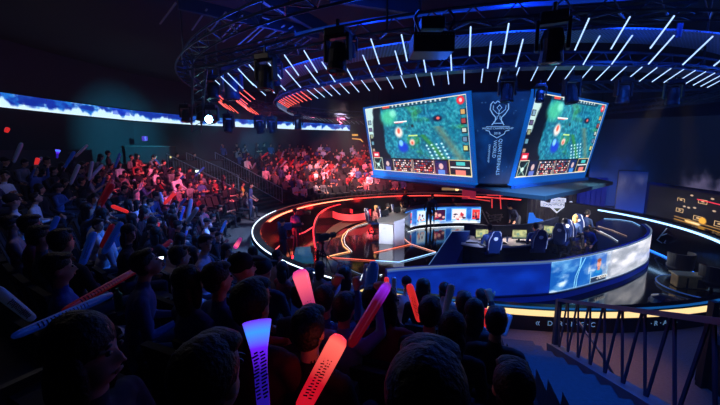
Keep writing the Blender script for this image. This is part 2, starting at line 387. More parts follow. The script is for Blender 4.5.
# ================================================================== VIDEO CUBE
JX, JY, DT, DB, HW, ZT, ZB, ANG = 5.145, 16.047, 4.149, 3.54, 2.797, 5.19, 2.19, .626
def side(k):                              # corners bl, br, tl, tr of face k, and its outward normal (plan)
    n0 = ANG-pi/2+k*pi/2; n = Vector((cos(n0), sin(n0), 0)); t = Vector((-sin(n0), cos(n0), 0)); J = Vector((JX, JY, 0))
    c = lambda D, s, z: J+n*D+t*HW*s+Vector((0,0,z))
    return c(DB,-1,ZB), c(DB,1,ZB), c(DT,-1,ZT), c(DT,1,ZT), n
cube = empty('video_cube', (0,0,0)); tag(cube, 'big hanging video cube with tilted game screens and a trophy banner corner', 'video cube')
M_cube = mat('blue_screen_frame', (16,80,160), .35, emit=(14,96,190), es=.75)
M_cubed = mat('dark_cube_shell', (12,16,26), .5)
m = MB(); J = Vector((JX, JY, 0)); oct_b = []; oct_t = []
for k in range(4):
    bl, br, tl, tr, n = side(k); oct_b += [bl-n*.1, br-n*.1]; oct_t += [tl-n*.1, tr-n*.1]
m.add(oct_b+oct_t, [tuple(range(8))[::-1], tuple(range(8, 16))]+[(i, (i+1) % 8, 8+(i+1) % 8, 8+i) for i in range(8)])
m.build('shell', M_cubed, cube)
gp = game_pic()
for k in range(4):
    bl, br, tl, tr, n = side(k); S = quad_surf(bl, br, tl, tr)
    nn = (br-bl).cross(tl-bl).normalized(); nn = nn if nn.dot(n) > 0 else -nn
    o = lambda u, v, d=0.: S(u, v)+nn*d
    m = MB()
    for u0, u1, v0, v1 in ((0,.022,0,1),(.978,1,0,1),(.022,.978,0,.085),(.022,.978,.975,1)):
        pts = [o(u0,v0,-.1), o(u1,v0,-.1), o(u1,v1,-.1), o(u0,v1,-.1), o(u0,v0,.03), o(u1,v0,.03), o(u1,v1,.03), o(u0,v1,.03)]
        m.add(pts, [(3,2,1,0),(4,5,6,7),(0,1,5,4),(1,2,6,5),(2,3,7,6),(3,0,4,7)])
    m.build('screen_frame', M_cube, cube)
    if k in (0, 3):
        gp.build('game_screen', lambda u, v: o(.022+.956*u, .085+.89*v, .01), S_game, cube)
# trophy banner on the corner towards the seats
bl, br, tl, tr = side(3)[1], side(0)[0], side(3)[3], side(0)[2]
S = quad_surf(bl, br, tl, tr); nn = (br-bl).cross(tl-bl).normalized(); nn = nn if nn.y < 0 else -nn
p = Pic(50, 90, (10,38,92)); cloud(p, 21, .4, (14,66,140), 4, 6, 1, 2); cloud(p, 22, .55, (8,22,64), 3, 5, 1, 3)
rng = random.Random(4)
for i in range(16): p.ell(rng.random(), rng.random(), .018, .01, (90,150,220), .8, .8)
p.build('trophy_banner', lambda u, v: S(.04+.92*u, .02+.96*v)+nn*.0, S_dim, cube)
M_line = mat('banner_line', (150,190,230), .5, emit=(130,180,232), es=.9)
X3 = (br-bl).normalized(); Z3 = ((tl+tr)-(bl+br)).normalized(); ctr = lambda v: S(.5, v)
def B2(x, y, d=.03): return S(.5, 0)+Z3*y+X3*(x-.02)+nn*d    # banner metres, y up from the bottom
hgt = ((tl+tr)/2-(bl+br)/2).length
cr = MB(); yb = hgt-1.22; KS = .72
def pl(pts, r=.012): cr.tube([B2(x*KS, yb+(y-yb)*KS) for x, y in pts], r*.8, 5)
sh = [(-.36,yb+1.12),(-.28,yb+1.22),(-.2,yb+1.14),(-.1,yb+1.24),(0,yb+1.18),(.1,yb+1.24),(.2,yb+1.14),(.28,yb+1.22),(.36,yb+1.12)]
pl(sh, .018); pl([(-.36,yb+1.12),(-.38,yb+.9),(-.26,yb+.7),(-.12,yb+.55),(-.13,yb+.4),(-.26,yb+.22)], .02); pl([(.36,yb+1.12),(.38,yb+.9),(.26,yb+.7),(.12,yb+.55),(.13,yb+.4),(.26,yb+.22)], .02)
pl([(-.26,yb+1.06),(-.26,yb+.9),(-.1,yb+.74),(0,yb+.7),(.1,yb+.74),(.26,yb+.9),(.26,yb+1.06)]); pl([(0,yb+1.08),(-.1,yb+.96),(0,yb+.84),(.1,yb+.96),(0,yb+1.08)], .015)
pl([(-.2,yb+.34),(-.06,yb+.5),(-.06,yb+.62)]); pl([(.2,yb+.34),(.06,yb+.5),(.06,yb+.62)]); pl([(-.16,yb+.3),(.16,yb+.3)], .014); pl([(0,yb+.84),(0,yb+.6)])
pl([(-.5,yb+.16),(.5,yb+.16)], .01); pl([(-.5,yb-.0),(-.34,yb-.04),(-.3,yb-.16),(0,yb-.34),(.3,yb-.16),(.34,yb-.04),(.5,yb+.0)], .016)
cr.build('trophy_emblem', M_line, cube)
text_mesh('WORLD CHAMPIONSHIP', .085, M_line, 'lettering', frame_M(B2(0, yb+.055), X3, Z3), cube)
text_mesh('2018', .10, M_line, 'lettering', frame_M(B2(0, yb-.10), X3, Z3), cube)
for s, x, y, z in (('QUARTERFINALS', .12, yb-.86, .15), ('WORLD', -.04, yb-.60, .15), ('CHAMPIONSHIP', -.20, yb-.74, .08)):
    text_mesh(s, z, M_line, 'lettering', frame_M(B2(x, y), -Z3, X3), cube, spacing=1.05)
# bottom plate and hanging cables
a = [at(376,177,2.05), at(470,188.5,2.05), at(500,193,2.05), at(545,198,2.05), at(580,191,2.05), at(613,183,2.05)]
pp = [(v.x, v.y) for v in a]+[(11,18),(6,21),(1,19)]
m = MB(); m.prism(pp, 1.98, 2.1); m.build('bottom_plate', mat('plate_teal', (20,62,84), .5), cube)
for sx in (-1,1):
    for sy in (-1,1): m = MB(); m.tube([(JX+sx*2, JY+sy*2, ZT), (JX+sx*2, JY+sy*2, 7.6)], .03, 6); m.build('hanging_pole', M_black, cube)
m = MB()
for k in (0,3):
    bl, br, tl, tr, n = side(k); m.bar(bl+n*.12-Vector((0,0,.04)), br+n*.12-Vector((0,0,.04)), .12, .1)
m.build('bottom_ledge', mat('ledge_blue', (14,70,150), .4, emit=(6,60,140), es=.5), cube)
# ================================================================== LIGHTING RIG
def tubes(name, phis, r0, z0, r1, z1, rad_, matf, word, group):
    d = r1-r0; dz = z1-z0; proto = {}
    phis = sorted(phis)
    for i, a in enumerate(phis):
        mt = matf(a)
        if mt.name not in proto:
            mm = MB(); mm.tube([(0,0,0),(d,0,dz)], rad_, 6); proto[mt.name] = mm.mesh(name, mt, True)
        o = bpy.data.objects.new(name, proto[mt.name]); COL.objects.link(o)
        o.location = P(r0, a, z0); o.rotation_euler = (0,0,rad(a))
        colr = 'red' if 'red' in mt.name else 'dim' if 'dim' in mt.name else 'blue-white'
        tag(o, f'{colr} slanted LED tube, {ordn(i+1)} one counterclockwise in the {word}', 'light', group)
M_tw = mat('tube_blue_white', emit=(172,208,255), es=1.5); M_tr = mat('tube_red', emit=(255,92,70), es=2.2); M_td = mat('tube_dim', emit=(120,140,170), es=.7)
inner = [252.2-2.5*i for i in range(14)]+[254.9+2.55*i for i in range(18)]
inner += [217-2.2*i for i in range(16)]; inner += [180-2.6*i for i in range(30)]
tubes('led_tube', inner, 7.43, 4.8, 7.78, 5.0, .009, lambda a: M_tw if 217.5 < a else M_tr if a > 199 else M_td, 'short lower ring', 'short LED tubes of the inner ring')
B = [223,226,229.7,233,236,240,244,247,253,256,262,265,268.3, 219.5,216.5,213]; B += [206-3.2*i for i in range(9)]
tubes('led_tube', B, 9.57, 4.85, 9.93, 5.17, .011, lambda a: M_tw if a > 208 else M_tr, 'long upper ring', 'long LED tubes of the outer ring')
Cc = [228,232,235,238,241,245,248,251,255,258,265,268,272,276,280, 224,220.5,217]; Cc += [211,207.5]+[203-3.2*i for i in range(9)]
tubes('led_tube', Cc, 8.82, 4.8, 9.24, 5.13, .011, lambda a: M_tw if a > 212 else M_tr, 'long middle ring', 'long LED tubes of the middle ring')
def ring_truss(name, r, z, w, label, m_):
    e = empty(name, (0,0,0)); n = 96
    mm = MB()
    for rr, zz in ((r-w/2, z), (r+w/2, z), (r, z+w*.8)): mm.tube([P(rr, 360*i/n, zz) for i in range(n)], .025, 5, closed=True)
    mm.build('chord', m_, e)
    mm = MB()
    for i in range(n):
        a, b = 360*i/n, 360*(i+.5)/n; c = 360*(i+1)/n
        mm.bar(P(r-w/2,a,z), P(r+w/2,b,z), .018); mm.bar(P(r+w/2,b,z), P(r-w/2,c,z), .018)
        mm.bar(P(r-w/2,a,z), P(r,b,z+w*.8), .018); mm.bar(P(r,b,z+w*.8), P(r-w/2,c,z), .018)
    mm.build('lattice', m_, e)
    for i in range(8): mm = MB(); mm.tube([P(r, 20+45*i, z), P(r, 20+45*i, 7.6)], .02, 5); mm.build('hanging_cable', M_black, e)
    tag(e, label, 'truss'); return e
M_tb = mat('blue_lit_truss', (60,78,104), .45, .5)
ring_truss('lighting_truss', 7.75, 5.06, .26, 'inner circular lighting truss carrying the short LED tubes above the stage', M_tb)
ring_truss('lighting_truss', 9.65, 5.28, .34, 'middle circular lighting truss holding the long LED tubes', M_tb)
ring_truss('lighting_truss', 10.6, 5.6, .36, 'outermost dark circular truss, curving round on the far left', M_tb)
# perforated ring panel behind the tubes
mp = mat('perforated_sheet', (44,64,92), .5, .4); nt = mp.node_tree
tc = nt.nodes.new('ShaderNodeTexCoord'); ck = nt.nodes.new('ShaderNodeTexVoronoi'); ck.inputs['Scale'].default_value = 14; ck.inputs['Randomness'].default_value = 0
rp = nt.nodes.new('ShaderNodeMapRange'); rp.inputs[1].default_value = .3; rp.inputs[2].default_value = .36; rp.inputs[3].default_value = .12; rp.inputs[4].default_value = 1
nt.links.new(tc.outputs['Object'], ck.inputs['Vector']); nt.links.new(ck.outputs['Distance'], rp.inputs[0])
mxx = nt.nodes.new('ShaderNodeMix'); mxx.data_type = 'RGBA'; mxx.inputs[6].default_value = (.004,.006,.01,1); mxx.inputs[7].default_value = (*lin((130,160,200)),1)
nt.links.new(rp.outputs[0], mxx.inputs[0]); nt.links.new(mxx.outputs[2], nt.nodes['Principled BSDF'].inputs['Base Color'])
m = MB(); m.ring([(7.55,5.5),(7.55,5.53),(8.35,5.53),(8.35,5.5)], 200, 300, 80)
tag(m.build('perforated_ring', mp), 'curved perforated metal band hung between the LED tube rings', 'panel')
m = MB(); m.ring([(6.95,5.1),(6.95,5.13),(7.5,5.13),(7.5,5.1)], 180, 310, 90)
tag(m.build('light_shelf', mat('shelf_metal', (40,60,96), .4, .5)), 'narrow curved metal shelf just behind the short lower LED tubes', 'panel')
# big ring duct, its blue light put in as emission, and dark ceiling beams
pts = [at(x, y, 5.9) for x, y in ((296,35),(313,31),(336,26.5),(360,22.5),(390,18),(420,14),(450,10.5),(480,8),(520,4.5),(560,2),(600,-1),(640,-3))]
m = MB(); m.tube(pts, .05, 8); tag(m.build('curved_pipe', mat('blue_lit_pipe', (40,90,170), .3, .6, emit=(20,70,190), es=.25), smooth=True), 'long curved pipe catching blue light along the top of the picture', 'pipe')
def beam(x0,y0,x1,y1,z,w,h,label,mt):
    mm = MB(); a = at(x0,y0,z); b = at(x1,y1,z); mm.bar(a, b, w, h); tag(mm.build('ceiling_beam', mt), label, 'beam', 'dark ceiling beams')
M_beam = mat('blue_black_beam', (24,32,48), .6)
beam(178,3,318,34,6.4,.1,.25,'dark steel ceiling beam running from the upper left down to the curved pipe', M_beam)
beam(262,-6,325,30,6.5,.12,.3,'broad ceiling beam above the curved pipe, left of centre', M_beam)
beam(330,-6,420,8,6.5,.12,.3,'broad ceiling beam at the very top of the picture, centre', M_beam)
M_slat = mat('brown_grey_slat', (120,112,112), .6)
segs = [(176,3,160,24),(207,9,192,30),(226,12,210,31),(243,15,217,42),(248,17,223,42),(266,21,238,45),(271,21,247,43),(285,25,258,43),(293,26,275,38),(305,33,273,50),(309,35,280,52),(312,38,286,56),(246,22,262,26),(262,17,274,21)]
for i, s in enumerate(segs):
    mm = MB(); mm.bar(at(s[0],s[1],6.35), at(s[2],s[3],6.35), .035, .02)
    tag(mm.build('ceiling_slat', M_slat), f'thin metal slat under the ceiling at upper left, {ordn(i+1)} from the left', 'slat', 'ceiling slats at upper left')
# moving heads
def moving_head(loc, s, yaw, tilt, label, mt=M_black, lens=None):
    e = empty('moving_head_light', loc, yaw); e.scale = (s,s,s)
    mm = MB(); mm.box((0,0,.36),(.34,.26,.12)); mm.build('base', mt, e, bevel=.02)
    mm = MB(); mm.box((-.19,0,.14),(.05,.14,.4)); mm.box((.19,0,.14),(.05,.14,.4)); mm.box((0,0,.3),(.42,.14,.05)); mm.build('yoke', mt, e, bevel=.015)
    M = Euler((tilt,0,0)).to_matrix()
    mm = MB(); mm.lathe([(.05,.22),(.12,.2),(.15,.08),(.14,-.1),(.155,-.16),(.155,-.22),(.12,-.225)], (0,0,0), 16, M=M); h = mm.build('head', mt, e, smooth=False)
    mm = MB(); mm.lathe([(.115,-.226),(.118,-.23),(.02,-.235)], (0,0,0), 16, M=M); mm.build('lens', lens or mat('dark_lens', (20,40,70), .1), h)
    mm = MB(); mm.tube([(0,0,.42),(0,0,.55)], .03, 6); mm.build('clamp', M_metal, e)
    tag(e, label, 'stage light', 'moving head lights on the rig'); return e
M_fx = mat('fixture_shell', (24,28,36), .45); M_fb = mat('fixture_blue_lit_shell', (36,60,110), .4)  # blue rig light on some fixtures is put into their shell colour
k = 0
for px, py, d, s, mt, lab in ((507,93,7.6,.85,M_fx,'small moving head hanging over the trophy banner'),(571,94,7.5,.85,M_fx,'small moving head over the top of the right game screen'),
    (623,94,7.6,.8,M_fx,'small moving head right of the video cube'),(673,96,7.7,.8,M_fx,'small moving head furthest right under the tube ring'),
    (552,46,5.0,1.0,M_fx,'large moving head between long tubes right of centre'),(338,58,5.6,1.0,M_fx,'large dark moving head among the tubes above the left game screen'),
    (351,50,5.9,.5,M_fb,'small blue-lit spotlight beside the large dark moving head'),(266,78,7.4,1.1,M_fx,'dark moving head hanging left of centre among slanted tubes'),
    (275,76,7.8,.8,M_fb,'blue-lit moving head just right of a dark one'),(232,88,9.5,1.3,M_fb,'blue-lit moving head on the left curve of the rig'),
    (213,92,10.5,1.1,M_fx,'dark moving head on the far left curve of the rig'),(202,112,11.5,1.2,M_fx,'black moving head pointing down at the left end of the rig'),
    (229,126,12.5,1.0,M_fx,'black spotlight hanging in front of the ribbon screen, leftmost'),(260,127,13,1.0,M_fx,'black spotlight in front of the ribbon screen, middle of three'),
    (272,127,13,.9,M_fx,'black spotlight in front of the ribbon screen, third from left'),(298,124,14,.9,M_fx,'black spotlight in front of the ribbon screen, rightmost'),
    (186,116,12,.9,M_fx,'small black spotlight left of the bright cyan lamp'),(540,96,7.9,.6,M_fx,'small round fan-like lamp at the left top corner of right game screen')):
    moving_head(atd(px, py, d), s, random.uniform(-.5,.5), random.uniform(-.3,.5), lab, mt)
# bright cyan beam lamp next to the ribbon
e = moving_head(atd(212,119,11.0), 1.0, 0, -1.45, 'moving head shining bright cyan beside the ribbon screen at left', M_fx, mat('cyan_lens', emit=(150,236,255), es=25))
# projector in its cage
q = atd(431,45,5.4); e = empty('projector', q)
m = MB(); m.box((0,0,-.02),(.58,.5,.26)); m.build('body', M_fx, e, bevel=.02)
m = MB(); m.box((0,0,.27),(.34,.3,.16)); m.build('mount_box', M_fx, e, bevel=.02)
for sx in (-1,1):
    m = MB(); m.bar((sx*.2,-.2,.12),(sx*.28,-.2,.3),.03); m.bar((sx*.28,-.2,.3),(sx*.2,-.2,.4),.03); m.bar((sx*.2,-.2,.4),(sx*.2,.2,.5),.03); m.bar((sx*.2,.2,.5),(sx*.2,.2,.12),.03); m.build('cage_arm', mat('cage_blue', (40,70,120), .4), e)
m = MB()
for i in range(13): m.box((-.24+i*.04,-.255,.07),(.012,.012,.008))
m.build('vent_dots', M_silver, e)
tag(e, 'dark projector in a cage hanging between LED tubes at top centre', 'projector')
# rig cross pieces, left end of rig: dark tangle of trusses
def straight_truss(a, b, w, label):
    a = Vector(a); b = Vector(b); e = empty('straight_truss', a); b = b-a; d = b.normalized(); x = d.cross(Vector((0,0,1))).normalized()*w/2; u = Vector((0,0,w/2))
    L = b.length; n = max(3, int(L/.45)); mm = MB()
    for s in (x+u, x-u, -x+u, -x-u): mm.tube([s, b+s], .022, 5)
    mm.build('chord', M_tb, e); mm = MB()
    for i in range(n):
        p0 = b*(i/n); p1 = b*((i+1)/n)
        mm.bar(p0+x+u, p1+x-u, .016); mm.bar(p0-x+u, p1-x-u, .016); mm.bar(p0+x-u, p1-x-u, .016)
    mm.build('lattice', M_tb, e); tag(e, label, 'truss')
straight_truss(atd(200,62,9), atd(196,128,12.5), .3, 'short dark truss hanging down at the left end of the rig')
straight_truss(atd(190,66,9.5), atd(300,40,7.2), .25, 'dark truss running right from the left end of the rig')
straight_truss(atd(555,20,6), atd(700,8,5.2), .25, 'dark truss at the top right above the longest tubes')
straight_truss(atd(560,88,12), atd(720,84,11), .3, 'long dark truss behind the tubes at right')
straight_truss(atd(270,116,18), atd(352,122,20), .3, 'far dark truss above the far stand')
m = MB(); a = atd(678,38,6.2); m.tube([a, a+Vector((.02,0,.35))], .04, 8); tag(m.build('hanging_lamp', M_fb), 'slim blue-lit cylinder lamp at right end of the perforated band', 'lamp')
# ================================================================== STAGE IN THE PIT
def led_line(pts, r, col, es, name, label, group=None):
    mm = MB(); mm.tube(pts, r*.6, 5); o = mm.build(name, mat('led_line'+str(col)+str(es), emit=col, es=es)); tag(o, label, 'light', group or 'LED lines set in the stage floor'); return o
ZL = FZ+.03
# near team's platform: wall facing the seats, deck, LED screen part
top = [(387,270),(400,268.5),(430,266.5),(470,264.5),(510,263),(551,261),(580,256.5),(605,251),(625,246),(640,240.5),(648,236.5),(651,232),(650,228),(645,224)]
ZT2 = .3
tp = [at(x, y, ZT2) for x, y in top]
# smooth by Catmull-Rom
def smooth(pts, n=6):
    out = []
    for i in range(len(pts)-1):
        p0, p1, p2, p3 = pts[max(i-1,0)], pts[i], pts[i+1], pts[min(i+2,len(pts)-1)]
        for j in range(n):
            t = j/n; out.append(.5*((2*p1)+(-p0+p2)*t+(2*p0-5*p1+4*p2-p3)*t*t+(-p0+3*p1-3*p2+p3)*t**3))
    return out+[pts[-1]]
sp = smooth(tp); 
def zset(pts, z, off=0):
    out = []
    for i, q in enumerate(pts):
        d = pts[min(i+1,len(pts)-1)]-pts[max(i-1,0)]; nrm = Vector((d.y,-d.x,0)).normalized(); v = q+nrm*off; out.append(Vector((v.x,v.y,z)))
    return out
plat = empty('team_platform', (0,0,0)); tag(plat, 'curved blue fronted team platform facing the near seats with a cloud LED screen', 'stage')
m = MB(); m.sheet(zset(sp, FZ), zset(sp, ZT2), th=.12); m.build('front_wall', mat('platform_blue', (18,50,170), .3), plat)
cum = [0]
for i in range(1, len(sp)): cum.append(cum[-1]+(sp[i]-sp[i-1]).length)
def along(d, z, off):
    d = max(0, min(cum[-1]-1e-4, d)); i = 0
    while cum[i+1] < d: i += 1
    k = (d-cum[i])/(cum[i+1]-cum[i]); q = sp[i].lerp(sp[i+1], k); dd = (sp[min(i+2,len(sp)-1)]-sp[max(i-1,0)]); n = Vector((dd.y,-dd.x,0)).normalized(); return Vector((q.x+n.x*off, q.y+n.y*off, z))
D1 = cum[5*6]; D2 = cum[11*6]
p = Pic(70, 16, (10,38,150)); n = fbm(p.X*7, p.Y*2.5, 31); p.blend((n-.35)*2.0*(p.Y>.15), (14,60,200)); p.blend(np.clip(.5-abs(p.Y-.32),0,1)*.5*n, (16,80,230)); p.rect(0,.86,1,1,(6,20,80),.7); p.rect(0,0,1,.05,(90,130,200),.7)
p.build('blue_led_face', lambda u, v: along(u*D1, FZ+.1+v*(ZT2-FZ-.1), .012), S_dim, plat)
p = Pic(220, 50, (20,84,170)); mk = np.clip((p.X-.42)*6, 0, 1)
cloud(p, 41, .42, (110,176,226), 8, 3, 1-mk, 3); cloud(p, 42, .5, (214,234,250), 9, 4, (1-mk)*np.clip(p.Y*1.6, 0, 1), 5)
p.blend(np.clip((p.X-.40)/.2, 0, 1)*.95, (196,196,204)); n = fbm(p.X*16, p.Y*5, 44, 5); p.blend(np.clip((.52-n)*4, 0, 1)*np.clip((p.X-.38)*5, 0, 1)*.55, (120,128,140)); p.blend(np.clip((n-.55)*5, 0, 1)*mk, (236,234,240))
p.blend(np.clip((p.X-.97)*30, 0, 1)*.6, (236,150,220)); p.rect(.36,.0,.52,.5,(24,80,190),.55); cloud(p,45,.5,(190,200,214),12,4,(p.X>.30)*(p.X<.6)*.8,4)
p.rect(.27,.0,.335,1,(22,92,180),.6)
for a_ in ((.265,0,.262,.3),(.262,.3,.225,.62),(.225,.62,.22,1),(.30,.05,.262,.4),(.262,.4,.245,.65),(.245,.65,.24,1)): p.line(*a_, .004, (150,226,246))
p.ell(.43,.70,.055,.20,(24,110,190),.3); p.ell(.43,.60,.03,.1,(40,140,200),.3); p.rect(.418,.42,.442,.58,(196,130,112)); p.ell(.43,.36,.021,.15,(226,160,142),.2); p.ell(.43,.24,.023,.075,(150,80,60),.3); p.rect(.421,.33,.427,.35,(60,40,50)); p.rect(.434,.33,.44,.35,(60,40,50)); p.rect(.424,.44,.437,.455,(150,80,80))
p.rect(.36,.78,.54,.98,(34,50,78)); p.rect(.36,.775,.54,.795,(200,226,240)); p.line(.36,.5,.36,.98,.003,(170,220,240)); p.line(.54,.5,.54,.98,.003,(170,220,240))
G = {'J':'00111 00010 00010 10010 01100','E':'1111 1000 1110 1000 1111','N':'1001 1101 1011 1001 1001','S':'0111 1000 0110 0001 1110'}
x0 = 92
for ch in 'JENSEN':
    g = G[ch].split()
    for j, row in enumerate(g):
        for i, b in enumerate(row):
            if b == '1': p.a[40+j+ (0), min(x0+i, 219)] = (240,236,226)
    x0 += len(g[0])+1
p.rect(0,0,1,.03,(200,226,246),.5); p.rect(0,.96,1,1,(180,206,230),.5)
p.build('cloud_screen', lambda u, v: along(D1+float(np.interp(u,[0,.26,.45,.62,1],[0,.17,.33,.43,1]))*(D2-D1), FZ+.22+v*(ZT2-FZ-.24), .03), S_led, plat)
m = MB(); m.sheet([along(cum[-1]*i/60, ZT2-.015, .035) for i in range(61)], [along(cum[-1]*i/60, ZT2+.01, .035) for i in range(61)], th=.05)
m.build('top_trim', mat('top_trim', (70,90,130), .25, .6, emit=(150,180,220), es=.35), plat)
m = MB(); m.sheet([along(D1*.6+(cum[-1]-D1*.6)*i/60, FZ+.17, .06) for i in range(61)], [along(D1*.6+(cum[-1]-D1*.6)*i/60, FZ+.21, .06) for i in range(61)], th=.05)
m.build('bottom_trim', mat('bot_trim', (60,80,120), .3, .5), plat)
m = MB(); m.sheet([along(D1*.6+(cum[-1]-D1*.6)*i/60, FZ, .05) for i in range(61)], [along(D1*.6+(cum[-1]-D1*.6)*i/60, FZ+.17, .05) for i in range(61)], th=.05)
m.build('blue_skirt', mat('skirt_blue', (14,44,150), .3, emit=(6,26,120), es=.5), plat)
# raised deck on the right of the players and the lower players' deck
cap = [at(x, y, ZT2) for x, y in ((598,252.6),(612,249),(625,246),(640,240.5),(648,236.5),(651,232),(650,228),(645,224.5),(636,221.5),(620,219),(604,218),(596,222))]
m = MB(); m.prism(cap, ZT2-.25, ZT2-.02); m.build('raised_deck', M_gloss, plat)
dz = -.5
dk = [Vector((q.x, q.y, 0)) for q in sp[:-12]]
back = [at(645,226,dz), at(612,222,dz), at(560,226,dz), at(500,228,dz), at(455,231,dz), at(432,262,dz)]
m = MB(); m.prism([(q.x,q.y) for q in dk]+[(q.x,q.y) for q in back][1:], FZ, dz); m.build('deck', M_gloss, plat)
for pts_, c, es, lab in (([(604,218.5),(620,219.5),(632,221.5),(640,225.5)], (120,190,255), 1.6, 'pale blue LED edge at the back of the near platform deck'),
                    ([(600,231),(610,236),(618,241)], (220,236,255), 1.2, 'short white LED arc on the near platform right of the crew member'),
                    ([(598,226),(612,230),(627,236)], (190,150,110), .7, 'warm streak of reflected light on the raised deck right of the players'),
                    ([(594,229),(603,233.5),(611,237.5)], (150,120,96), .5, 'dim warm streak of reflected light on the raised deck nearest the players')):  # the warm streaks are deck reflections, put in as glowing lines
    led_line([at(x,y,ZT2+.0) for x,y in pts_], .015, c, es, 'led_line', lab)
# inner stage floor LED lines
for pts_, c, es, lab, r_ in (([(349,229),(343,235),(341.5,240),(343.5,246),(350,251.5),(340,253.5),(326,257)], (255,170,110), 2.2, 'warm LED arc with a hooked tip on the stage floor, left of white desk', .03),
      ([(352,251.5),(345,244),(344,238),(348,231),(357,226),(370,222.5)], (230,220,220), 1.6, 'thin white LED arc just inside the warm arc on the stage floor', .022),
      ([(349,229),(356,225.5),(366,222),(377,220)], (255,140,90), 1.2, 'warm LED arc curling behind the seated casters on the floor', .025),
      ([(326,257.5),(340,258),(375.5,260.5)], (255,110,80), 1.6, 'straight orange LED line on the stage floor', .025),
      ([(375.5,260.5),(399,262),(418,257),(436,252)], (150,200,255), 2.2, 'white-blue bending LED line before the blue platform', .025),
      ([(436,252),(425,248.5),(411,244),(404.5,239),(404,234)], (255,170,150), 1.6, 'pale LED line from white desk to the corner by blue platform', .025),
      ([(374,252.5),(392,248.5),(411,244)], (255,120,80), 1.8, 'short orange LED line below the white desk', .025),
      ([(340,265.5),(358,273),(372,278)], (110,140,180), .8, 'faint thin LED line across the near dark pit floor', .015),
      ([(360,280),(364,272),(369,266)], (230,240,255), 2., 'short bright LED line behind the raised blue stick', .03),
      ([(372,277.5),(382,274.5)], (220,235,255), 1.6, 'very short white LED line left of the blue platform', .025),
      ([(404,233),(416,229.2),(430,227.6),(455,226.4),(480,226.4)], (236,246,255), 2., 'white LED arc at the foot of the picture wall', .02),
      ([(650,250),(664,256),(684,267),(700,276),(722,290)], (40,120,255), 2.5, 'wide blue LED line crossing the dark floor at right', .05)):
    led_line([at(x,y,ZL) for x,y in pts_], r_, c, es, 'led_line', lab)
# red-edged curved stage wall on the left of the pit
ow = smooth([at(x,y,0.) for x,y in ((316,250),(314,241),(313.5,228),(317,217),(324,210),(336,205.5),(352,202.5),(372,200.5),(395,199.5),(430,199),(470,199.5))], 5)
st = empty('curved_stage_wall', (0,0,0)); tag(st, 'dark curved stage wall with a red glowing top edge on the left of the stage', 'stage wall')
m = MB(); m.sheet(zset(ow,FZ), zset(ow,0), th=-.1); m.build('wall_body', M_gloss, st)
m = MB(); m.tube(zset(ow[:32],.01,.0), .028, 5); m.build('red_edge', mat('red_edge_led', emit=(255,40,50), es=2.4), st)
# red light on the stage wall, put in as glowing curved strips
m = MB(); f_ = lambda i, z, o=.12: zset(ow, z, -o)[i]
band = [at(x,y,FZ+.04) for x,y in ((318,254),(321,240),(330,228),(343,221),(360,217),(378,215.5))]; band2 = [at(x,y,FZ+.04) for x,y in ((325,256),(329,242),(337,232),(349,225.5),(364,221.5),(380,219.5))]
b1, b2 = smooth(band), smooth(band2)
m = MB(); m.sheet(b1, b2); tag(m.build('curved_floor_band', mat('tan_floor_band', (150,132,116), .5)), 'tan curved band of stage carpet inside the red-edged wall', 'carpet')
led = [at(x,y,0) for x,y in ((331,216),(333,212),(345,208),(360,206.5),(374,207))]
m = MB(); s1 = smooth([at(x,y,-.5) for x,y in ((330,214),(338,217.5),(352,219),(366,217),(371,213))],6)
m.sheet(zset(s1,-.62), zset(s1,-.25), th=.05)
s2 = smooth([at(x,y,-.5) for x,y in ((333,207),(345,209.5),(352,212))],6); m.sheet(zset(s2,-.6), zset(s2,-.35), th=.05)
tag(m.build('red_wall_glow', mat('red_wall_emission', emit=(230,30,44), es=1.5)), 'curved red light on the stage wall behind the casters', 'sign')
# picture wall of the far team
wb = smooth([at(x,y,FZ) for x,y in ((404.5,232),(409,229.8),(416,227.6),(430,225.8),(455,224.6),(480,224.8))], 8)
pw = empty('picture_wall', (0,0,0)); tag(pw, 'curved LED front of the far team desk showing framed player pictures', 'LED desk front')
cw = [0]
for i in range(1, len(wb)): cw.append(cw[-1]+(wb[i]-wb[i-1]).length)
def walong(t, z, off=0):
    d = max(0, min(cw[-1]-1e-4, t*cw[-1])); i = 0
    while cw[i+1] < d: i += 1
    k = (d-cw[i])/(cw[i+1]-cw[i]); q = wb[i].lerp(wb[i+1], k); dd = wb[i+1]-wb[i]; n = Vector((dd.y,-dd.x,0)).normalized(); return Vector((q.x+n.x*off, q.y+n.y*off, z))
def t_of(px):
    best = min(range(101), key=lambda i: abs(proj(walong(i/100, -.3))[0]-px)); return best/100
p = Pic(200, 44, (30,90,190)); cloud(p, 51, .4, (80,150,230), 10, 3, 1, 2); hz = fbm(p.X*12, p.Y*0, 52); p.blend(np.clip((p.Y-.95+hz*.5)*4,0,1), (232,238,248))
for (xa, xb, c1, c2) in ((405.5,411.5,(230,60,80),(150,30,60)),(417,425,(210,226,240),(40,70,150)),(433,445.5,(60,20,60),(200,60,90)),(452,466,(240,224,226),(190,40,60)),(472,480,(230,60,60),(180,30,50))):
    ta, tb = t_of(xa), t_of(xb); r2 = random.Random(int(xa)); 
    p.rect(ta-.012,.10,tb+.012,.84,(110,190,250)); p.rect(ta,.15,tb,.78,c1)
    for _ in range(14):
        cx_ = ta+(tb-ta)*r2.uniform(.1,.9); p.ell(cx_, r2.uniform(.4,.78), (tb-ta)*r2.uniform(.06,.2), r2.uniform(.04,.14), random.choice([c2,(30,20,60),(230,170,160),c1]), .4)
    p.rect(ta-.012,.84,tb+.012,.86,(230,240,250))
p.build('picture_screen', lambda u, v: walong(u, FZ+.1+v*.93, .02), S_led, pw)
m = MB(); m.sheet([walong(i/40, FZ) for i in range(41)], [walong(i/40, FZ+1.05) for i in range(41)], th=.1); m.build('desk_body', M_gloss, pw)
